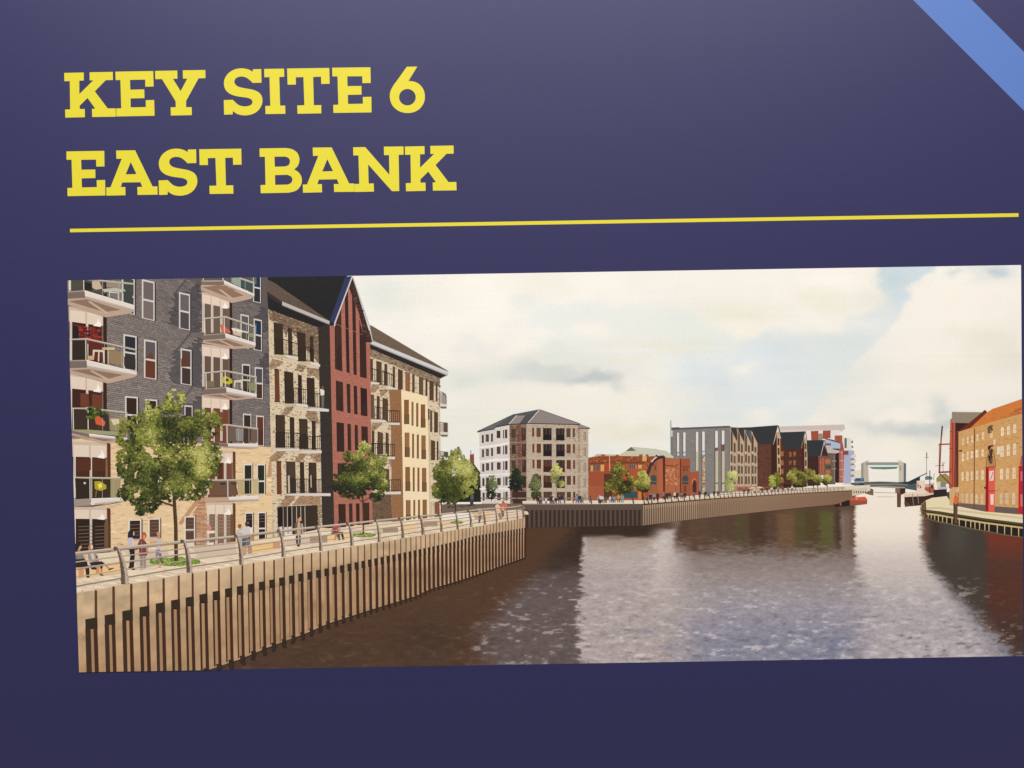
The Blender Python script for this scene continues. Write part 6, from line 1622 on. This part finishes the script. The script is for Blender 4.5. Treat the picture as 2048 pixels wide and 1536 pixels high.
# ---- people near by
SKIN = (188, 138, 108)
person('person with dark hair in a grey top sitting on the bench at the left edge', 12.2, ZP1, [
    ([(60, 860), (330, 850), (390, 930), (400, 1030), (80, 1040)], (52, 44, 44)), ([(335, 1000), (430, 990), (438, 1260), (372, 1262)], (50, 44, 46)), ([(90, 720), (300, 690), (310, 800), (330, 850), (120, 860)], (122, 110, 100)),
    ([(290, 710), (350, 740), (380, 850), (350, 860), (300, 790)], (206, 182, 156)), ([(150, 740), (280, 720), (290, 840), (170, 850)], (142, 128, 112)), ([(170, 600), (240, 590), (235, 670), (180, 690)], SKIN), ([(205, 560), (262, 550), (258, 620), (210, 640)], (212, 162, 126)),
    ([(95, 540), (150, 500), (230, 520), (258, 560), (220, 570), (180, 650), (100, 700), (90, 620)], (48, 42, 46))])
person('person in a grey white jacket with crossed legs on the left bench', 12.3, ZP1, [
    ([(420, 930), (700, 900), (790, 960), (770, 990), (640, 1000), (480, 990)], (52, 46, 48)), ([(440, 980), (520, 1000), (600, 1060), (580, 1085), (480, 1080)], (48, 42, 46)), ([(665, 950), (730, 940), (722, 1060), (672, 1062)], (46, 40, 42)),
    ([(740, 960), (790, 950), (860, 1030), (850, 1070), (800, 1030)], (196, 142, 110)), ([(840, 1065), (960, 1040), (975, 1055), (900, 1090), (860, 1100)], (86, 66, 60)), ([(680, 1060), (720, 1060), (712, 1180), (685, 1180)], (188, 128, 100)), ([(655, 1175), (745, 1195), (740, 1220), (660, 1210)], (80, 60, 56)),
    ([(385, 700), (450, 660), (520, 700), (600, 760), (640, 900), (520, 920), (420, 900)], (158, 140, 134)), ([(440, 690), (520, 720), (560, 840), (500, 880), (470, 790)], (206, 194, 184)), ([(560, 840), (640, 850), (640, 895), (570, 900)], (176, 112, 100)), ([(570, 780), (620, 780), (620, 830), (575, 830)], (110, 96, 96)),
    ([(405, 590), (430, 545), (490, 545), (500, 600), (470, 650), (420, 670)], (178, 118, 92)), ([(455, 560), (510, 545), (515, 620), (470, 640)], (226, 204, 178))])
person('person with long dark hair, pale top and black trousers standing by the window', 12.3, ZP2, [
    ([(225, 700), (380, 690), (388, 900), (365, 1200), (330, 1210), (245, 1190), (250, 1080), (275, 900)], (48, 40, 42)), ([(225, 1180), (345, 1200), (405, 1270), (340, 1275), (270, 1250), (225, 1225)], (60, 48, 46)),
    ([(212, 450), (300, 430), (370, 490), (375, 720), (230, 735), (210, 560)], (198, 186, 190)), ([(330, 520), (375, 540), (375, 700), (340, 720)], (220, 206, 200)), ([(340, 280), (375, 300), (380, 370), (345, 400)], (220, 188, 158)),
    ([(205, 440), (215, 320), (250, 262), (320, 262), (352, 290), (345, 400), (320, 450), (260, 445), (215, 460)], (52, 42, 46))])
person('person with red hair in a plaid shirt and grey trousers', 12.4, ZP2, [
    ([(515, 900), (600, 900), (590, 1240), (530, 1250), (520, 1050)], (146, 134, 122)), ([(610, 900), (670, 900), (672, 1230), (610, 1240)], (150, 138, 126)), ([(530, 1230), (590, 1230), (580, 1270), (520, 1270)], (190, 178, 164)),
    ([(465, 600), (530, 480), (640, 520), (710, 620), (735, 740), (700, 900), (490, 910), (500, 760), (470, 700)], (120, 66, 62)), ([(380, 680), (480, 640), (490, 720), (400, 780)], (136, 74, 66)), ([(690, 690), (740, 720), (720, 800), (680, 800)], (206, 160, 132)),
    ([(500, 830), (700, 820), (700, 840), (500, 852)], (176, 140, 128)), ([(520, 700), (690, 690), (690, 708), (520, 720)], (176, 140, 130)), ([(550, 530), (570, 530), (575, 880), (558, 880)], (156, 110, 104)), ([(600, 380), (650, 370), (655, 470), (610, 500)], (216, 156, 120)),
    ([(550, 400), (575, 330), (620, 300), (668, 330), (685, 400), (640, 480), (655, 400), (610, 370), (600, 500), (560, 480)], (176, 92, 58))])
person('person in a pale vest and grey leggings with one leg forward', 12.4, ZP2, [
    ([(920, 760), (1030, 740), (1010, 860), (970, 920), (1040, 1060), (1015, 1080), (920, 950)], (140, 130, 136)), ([(1000, 860), (1060, 840), (1078, 960), (1065, 1120), (1035, 1080)], (112, 100, 106)), ([(1020, 1070), (1045, 1060), (1060, 1180), (960, 1225), (950, 1210), (1030, 1150)], (224, 162, 124)),
    ([(1040, 1150), (1062, 1180), (1055, 1215), (1000, 1215)], (216, 140, 104)), ([(945, 480), (1040, 490), (1060, 620), (1030, 740), (925, 770), (960, 620)], (196, 184, 186)), ([(770, 520), (940, 510), (945, 560), (780, 580)], (216, 170, 140)), ([(1020, 560), (1085, 540), (1070, 650), (1020, 680)], (206, 178, 160)),
    ([(940, 340), (975, 290), (1020, 310), (1030, 420), (1000, 480), (975, 420)], (196, 140, 104))])
person('person with brown hair in a pale shirt leaning on the railing, left of the couple', 12.4, ZP3, [
    ([(270, 560), (330, 470), (410, 430), (440, 600), (430, 760), (380, 800), (330, 700)], (186, 186, 172)), ([(330, 560), (430, 560), (420, 760), (390, 800)], (166, 170, 158)), ([(420, 870), (450, 870), (470, 1090), (440, 1090)], (196, 140, 108)),
    ([(345, 420), (405, 380), (400, 440), (370, 450)], (196, 138, 106)), ([(315, 400), (320, 350), (360, 330), (405, 350), (400, 390), (370, 430), (330, 430)], (146, 96, 64))])
person('person with dark hair in a white shirt and dark shorts at the railing, right of the couple', 12.5, ZP3, [
    ([(420, 680), (560, 650), (620, 700), (610, 860), (560, 900), (480, 910), (410, 880)], (108, 112, 112)), ([(420, 700), (500, 690), (500, 890), (420, 880)], (84, 88, 90)), ([(470, 890), (520, 890), (510, 1080), (470, 1080)], (200, 142, 108)), ([(530, 880), (560, 890), (545, 1010), (520, 1020)], (222, 170, 134)), ([(445, 1110), (500, 1110), (500, 1185), (460, 1170)], (232, 216, 194)),
    ([(400, 470), (480, 400), (580, 390), (660, 450), (650, 560), (560, 660), (440, 660), (430, 560), (330, 520)], (206, 200, 194)), ([(580, 400), (660, 450), (670, 560), (620, 600), (610, 480)], (234, 218, 200)), ([(440, 590), (640, 580), (640, 640), (450, 670)], (196, 146, 114)), ([(600, 640), (700, 620), (705, 750), (620, 740)], (176, 132, 106)),
    ([(485, 310), (520, 270), (565, 285), (575, 340), (540, 380), (495, 370)], (78, 60, 54)), ([(545, 285), (575, 290), (578, 330), (555, 330)], (150, 134, 128))])
person('person with blond hair in a beige coat walking before the dark shop front', 12.4, ZP3, [
    ([(1710, 620), (1770, 600), (1775, 860), (1740, 870), (1715, 760)], (80, 66, 64)), ([(1780, 600), (1830, 610), (1830, 760), (1790, 860), (1775, 800)], (96, 82, 82)), ([(1725, 780), (1830, 780), (1800, 880), (1760, 880)], (86, 64, 52)), ([(1765, 600), (1785, 600), (1785, 800), (1770, 800)], (206, 196, 186)),
    ([(1690, 320), (1760, 280), (1870, 300), (1900, 400), (1870, 560), (1690, 570), (1690, 430)], (110, 94, 80)), ([(1755, 300), (1820, 300), (1830, 560), (1740, 570)], (196, 164, 132)), ([(1840, 310), (1880, 330), (1900, 560), (1870, 600), (1850, 420)], (176, 166, 150)), ([(1745, 220), (1800, 180), (1840, 240), (1815, 300), (1770, 300)], (206, 142, 110)), ([(1790, 170), (1830, 180), (1850, 240), (1825, 270), (1815, 210)], (216, 186, 136)), ([(1810, 260), (1870, 260), (1850, 330), (1815, 320)], (60, 46, 46))])
person('person in a red jacket and dark trousers sitting on the bench before the red gable', 12.4, ZP4, [
    ([(480, 740), (760, 720), (745, 780), (500, 785)], (70, 54, 52)), ([(590, 760), (680, 740), (690, 890), (650, 905)], (84, 80, 90)), ([(700, 740), (750, 740), (790, 890), (740, 900)], (56, 48, 52)), ([(655, 880), (690, 870), (690, 910), (655, 912)], (50, 42, 44)), ([(570, 780), (620, 790), (590, 900), (550, 915)], (196, 140, 96)),
    ([(480, 720), (530, 590), (600, 550), (690, 580), (690, 700), (600, 740)], (166, 88, 82)), ([(540, 650), (600, 640), (590, 720), (530, 720)], (120, 60, 60)), ([(640, 640), (700, 600), (700, 680), (660, 700)], (206, 150, 124)), ([(635, 500), (660, 450), (740, 470), (760, 540), (700, 560), (650, 540)], (74, 52, 46))])
person('person in a pale shirt standing on the buff block balcony', 12.2, Z4, [
    ([(636, 1190), (668, 1190), (664, 1325), (640, 1322)], (110, 100, 92)), ([(626, 1145), (650, 1138), (668, 1160), (666, 1200), (632, 1205)], (222, 212, 196)), ([(640, 1118), (658, 1112), (666, 1130), (660, 1148), (642, 1146)], (120, 78, 60))])
person('person in blue jeans and a grey top near the far bench', 12.3, ZP5, [
    ([(905, 560), (960, 550), (945, 640), (925, 715), (900, 700), (905, 630)], (76, 86, 96)), ([(890, 430), (950, 420), (970, 500), (960, 560), (905, 570), (900, 500)], (176, 162, 146)), ([(915, 400), (935, 370), (955, 400), (945, 440), (920, 440)], (130, 92, 72))])
person('tall person in a cream coat near the bend of the railing', 12.3, ZP5, [
    ([(1250, 500), (1310, 500), (1340, 630), (1300, 640), (1280, 580)], (150, 112, 92)), ([(1215, 380), (1260, 345), (1300, 380), (1310, 510), (1240, 530), (1220, 460)], (226, 190, 152)), ([(1235, 340), (1260, 315), (1275, 345), (1262, 372), (1240, 370)], (206, 156, 122))])
person('person in orange beside the cream coat at the bend of the railing', 12.3, ZP5, [
    ([(1320, 480), (1375, 480), (1380, 580), (1340, 600)], (100, 78, 70)), ([(1300, 380), (1350, 320), (1440, 340), (1440, 420), (1390, 490), (1320, 480)], (196, 112, 82)), ([(1340, 310), (1365, 290), (1385, 318), (1365, 345)], (150, 84, 62)), ([(1355, 400), (1372, 400), (1372, 470), (1358, 470)], (216, 196, 180))])
person('person in dark clothes before the hedge left of the white block', 12.3, Z7, [
    ([(530, 1235), (565, 1235), (560, 1292), (528, 1292)], (60, 62, 70)), ([(535, 1195), (560, 1190), (566, 1240), (530, 1240)], (88, 92, 100)), ([(540, 1176), (555, 1176), (556, 1194), (541, 1194)], (110, 86, 74))])

# ---- front railing
POST = [(232, 1092, 254, 1168), (365, 1078, 382, 1145), (472, 1068, 485, 1129), (557, 1058, 569, 1113), (633, 1050, 643.5, 1101), (695, 1044, 706, 1091), (750.6, 1038, 760, 1083), (798.5, 1033.5, 807, 1075.5), (838, 1029, 847.5, 1069), (876.7, 1026, 884, 1063), (909.5, 1022.5, 916, 1058.5), (936, 1019, 943.5, 1053), (964, 1016, 970.6, 1048.5), (989, 1014, 993.5, 1044.5), (1011, 1013, 1015, 1041), (1031, 1011.5, 1035, 1038.5), (1042, 1009, 1048, 1035)]
p = Part('printed_railing', 13, 'grey curved steel railing along the promenade edge', picture).at(ONE)
ext = [(82, 1108, 108, 1196)] + POST
for fr_, w0, c, c2 in [(.075, .085, (166, 146, 128), (206, 188, 164)), (.27, .028, (182, 162, 138), None), (.43, .042, (158, 138, 118), (196, 176, 152)), (.62, .024, (182, 162, 138), None), (.83, .034, (150, 130, 110), None)]:
    pts, hh = [], []
    for a, b, c_, d in ext:
        bow = math.sin(fr_ * 2.2) * .28 + fr_ * .62
        pts.append((a + (c_ - a) * bow * (1 if fr_ > .1 else .6), b + (d - b) * fr_)); hh.append(d - b)
    p.up()
    for i in range(len(pts) - 1):
        (x0, y0), (x1, y1) = pts[i], pts[i + 1]
        m = 6
        for k in range(m):
            f0, f1 = k / m, (k + 1) / m
            h = hh[i] + (hh[i + 1] - hh[i]) * f0
            w = max(h * w0, .7)
            xa, xb = x0 + (x1 - x0) * f0, x0 + (x1 - x0) * f1
            ya, yb_ = y0 + (y1 - y0) * f0, y0 + (y1 - y0) * f1
            p.add([(xa, ya - w / 2), (xb, yb_ - w / 2), (xb, yb_ + w / 2), (xa, ya + w / 2)], c)
    if c2:
        p.up()
        for i in range(len(pts) - 1):
            (x0, y0), (x1, y1) = pts[i], pts[i + 1]
            w = max(hh[i] * w0, .7)
            p.add([(x0, y0 - w / 2), (x1, y1 - w / 2 * hh[i + 1] / hh[i]), (x1, y1 - w * .05), (x0, y0 - w * .05)], c2)
p.build()
for i, (a, b, c_, d) in enumerate(POST):
    h = d - b
    q = Part('printed_railing_post', 13.5, 'tallest curved railing post, nearest at the left' if i == 0 else None, picture).at(ONE)
    x0, sx_ = a + .04 * h, (c_ - a) / (.29 * h)
    U = lambda L: [(x0 + u * h * sx_, b + t * h) for t, u in L]
    left = U([(.06, -.01), (.16, .012), (.35, .054), (.6, .09), (.77, .102), (1, .104)])
    mid = U([(.02, .0), (.12, .045), (.32, .114), (.5, .16), (.7, .2), (1, .216)])
    right = U([(0, .006), (.07, .06), (.17, .115), (.37, .2), (.65, .268), (1, .305)])
    q.poly(left + mid[::-1], (104, 86, 74))
    q.poly(mid + right[::-1], (186, 166, 146) if i < 7 else (150, 124, 104))
    if i < 12:
        q.ell(x0 - .05 * h, b + .06 * h, .05 * h, .055 * h, (92, 82, 80), 10)
        q.speck(in_poly(left + mid[::-1]), max(5, int(h / 3)), max(.8, h * .018), [(94, 78, 68), (116, 98, 84), (84, 70, 62)], aspect=.8, levels=8)
        q.speck(in_poly(mid + right[::-1]), max(5, int(h / 4)), max(.8, h * .016), [(172, 152, 134), (198, 180, 160), (160, 140, 122)], aspect=.8, levels=8)
    q.build()

# ---- near quay wall of piles
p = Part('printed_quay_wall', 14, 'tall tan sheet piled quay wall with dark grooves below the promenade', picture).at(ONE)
xs = np.linspace(130, 1051, 300)


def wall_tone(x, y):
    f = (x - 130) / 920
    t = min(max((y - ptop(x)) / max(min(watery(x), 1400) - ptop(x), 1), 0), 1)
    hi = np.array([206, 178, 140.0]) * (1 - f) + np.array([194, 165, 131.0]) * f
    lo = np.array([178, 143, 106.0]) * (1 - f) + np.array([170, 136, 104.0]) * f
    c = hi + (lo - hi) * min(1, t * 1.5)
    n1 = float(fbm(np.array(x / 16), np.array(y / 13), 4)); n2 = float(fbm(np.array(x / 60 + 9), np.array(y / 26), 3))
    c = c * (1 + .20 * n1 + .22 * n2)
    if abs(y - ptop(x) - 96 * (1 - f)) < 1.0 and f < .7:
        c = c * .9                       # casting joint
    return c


GR = 26
P_, C_ = [], []
for x in xs:
    for k in range(GR + 1):
        y = ptop(x) + (min(watery(x), 1400) - ptop(x)) * k / GR
        P_.append((x, y)); C_.append(np.clip(wall_tone(x, y), 0, 255))
for i in range(len(xs) - 1):
    for k in range(GR):
        q4 = [i * (GR + 1) + k, (i + 1) * (GR + 1) + k, (i + 1) * (GR + 1) + k + 1, i * (GR + 1) + k + 1]
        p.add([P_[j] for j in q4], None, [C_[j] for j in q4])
DKB = (66, 42, 29)
n = len(PX)
p.up()
for i in range(n):
    x = PX[i]
    sp = (PX[i + 1] - x) if i + 1 < n else step
    w = max(1.2, min(5.4, sp * .135 + .4))
    yt, ys, yw = ptop(x), stepy(x), watery(x)
    # slot between two piles
    p.add([(x - w * .5, yt + 1.5), (x, yt - 1), (x + w * .5, yt + 1.5), (x + w * .62, ys + 2), (x - w * .45, ys + 2)], (92, 60, 42))
p.up()
for i in range(n):
    x = PX[i]
    sp = (PX[i + 1] - x) if i + 1 < n else step
    prev = sp if i == 0 else x - PX[i - 1]
    w = max(1.2, min(5.4, sp * .135 + .4))
    ys, yw = stepy(x), watery(x)
    f = (x - 130) / 920
    right = x + w * .62
    left = right - .60 * prev
    lean = (yw - ys) * (.028 * (1 - f))
    blk = (right - left) * (.88 if f < .3 else 1.0)
    bh = max(7, 20 - 9 * f)
    # dark head of the recess
    slope = -.18
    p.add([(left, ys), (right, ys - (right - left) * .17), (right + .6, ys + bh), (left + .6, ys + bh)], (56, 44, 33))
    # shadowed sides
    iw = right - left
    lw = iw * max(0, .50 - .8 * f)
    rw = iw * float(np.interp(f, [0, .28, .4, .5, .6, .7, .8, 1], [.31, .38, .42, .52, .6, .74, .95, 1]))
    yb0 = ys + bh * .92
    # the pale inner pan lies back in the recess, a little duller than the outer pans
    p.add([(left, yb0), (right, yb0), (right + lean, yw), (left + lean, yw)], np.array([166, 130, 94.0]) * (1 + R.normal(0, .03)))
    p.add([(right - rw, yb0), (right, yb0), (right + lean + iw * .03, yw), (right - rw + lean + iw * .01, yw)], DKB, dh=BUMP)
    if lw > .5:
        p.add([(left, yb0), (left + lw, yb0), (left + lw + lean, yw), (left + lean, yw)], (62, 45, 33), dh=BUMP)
p.up(2)
# broken reflection of the piles, inked as dark strips at the waterline
p.up()
for i in range(n):
    x = PX[i]
    sp = (PX[i + 1] - x) if i + 1 < n else step
    f = (x - 130) / 920
    yw = watery(x)
    if yw > 1350:
        continue
    lean = (yw - stepy(x)) * (.028 * (1 - f))
    xx = x + lean
    w = sp * .42
    zig = [(xx - w + R.uniform(-1, 1) * .25 * w, yw - 6), (xx + w * .25, yw - 6)]
    L_, R_ = [], []
    hgt = 16 * max(0, 1 - f) + 8
    for k in range(6):
        t = k / 5
        j = R.uniform(-.35, .35) * w * t
        L_.append((xx - w * .85 * (1 - t * .3) + j, yw - 5 + hgt * t)); R_.append((xx + w * .3 * (1 - t * .2) + j, yw - 5 + hgt * t))
    p.add(L_ + R_[::-1], (54, 40, 34))
p.build()
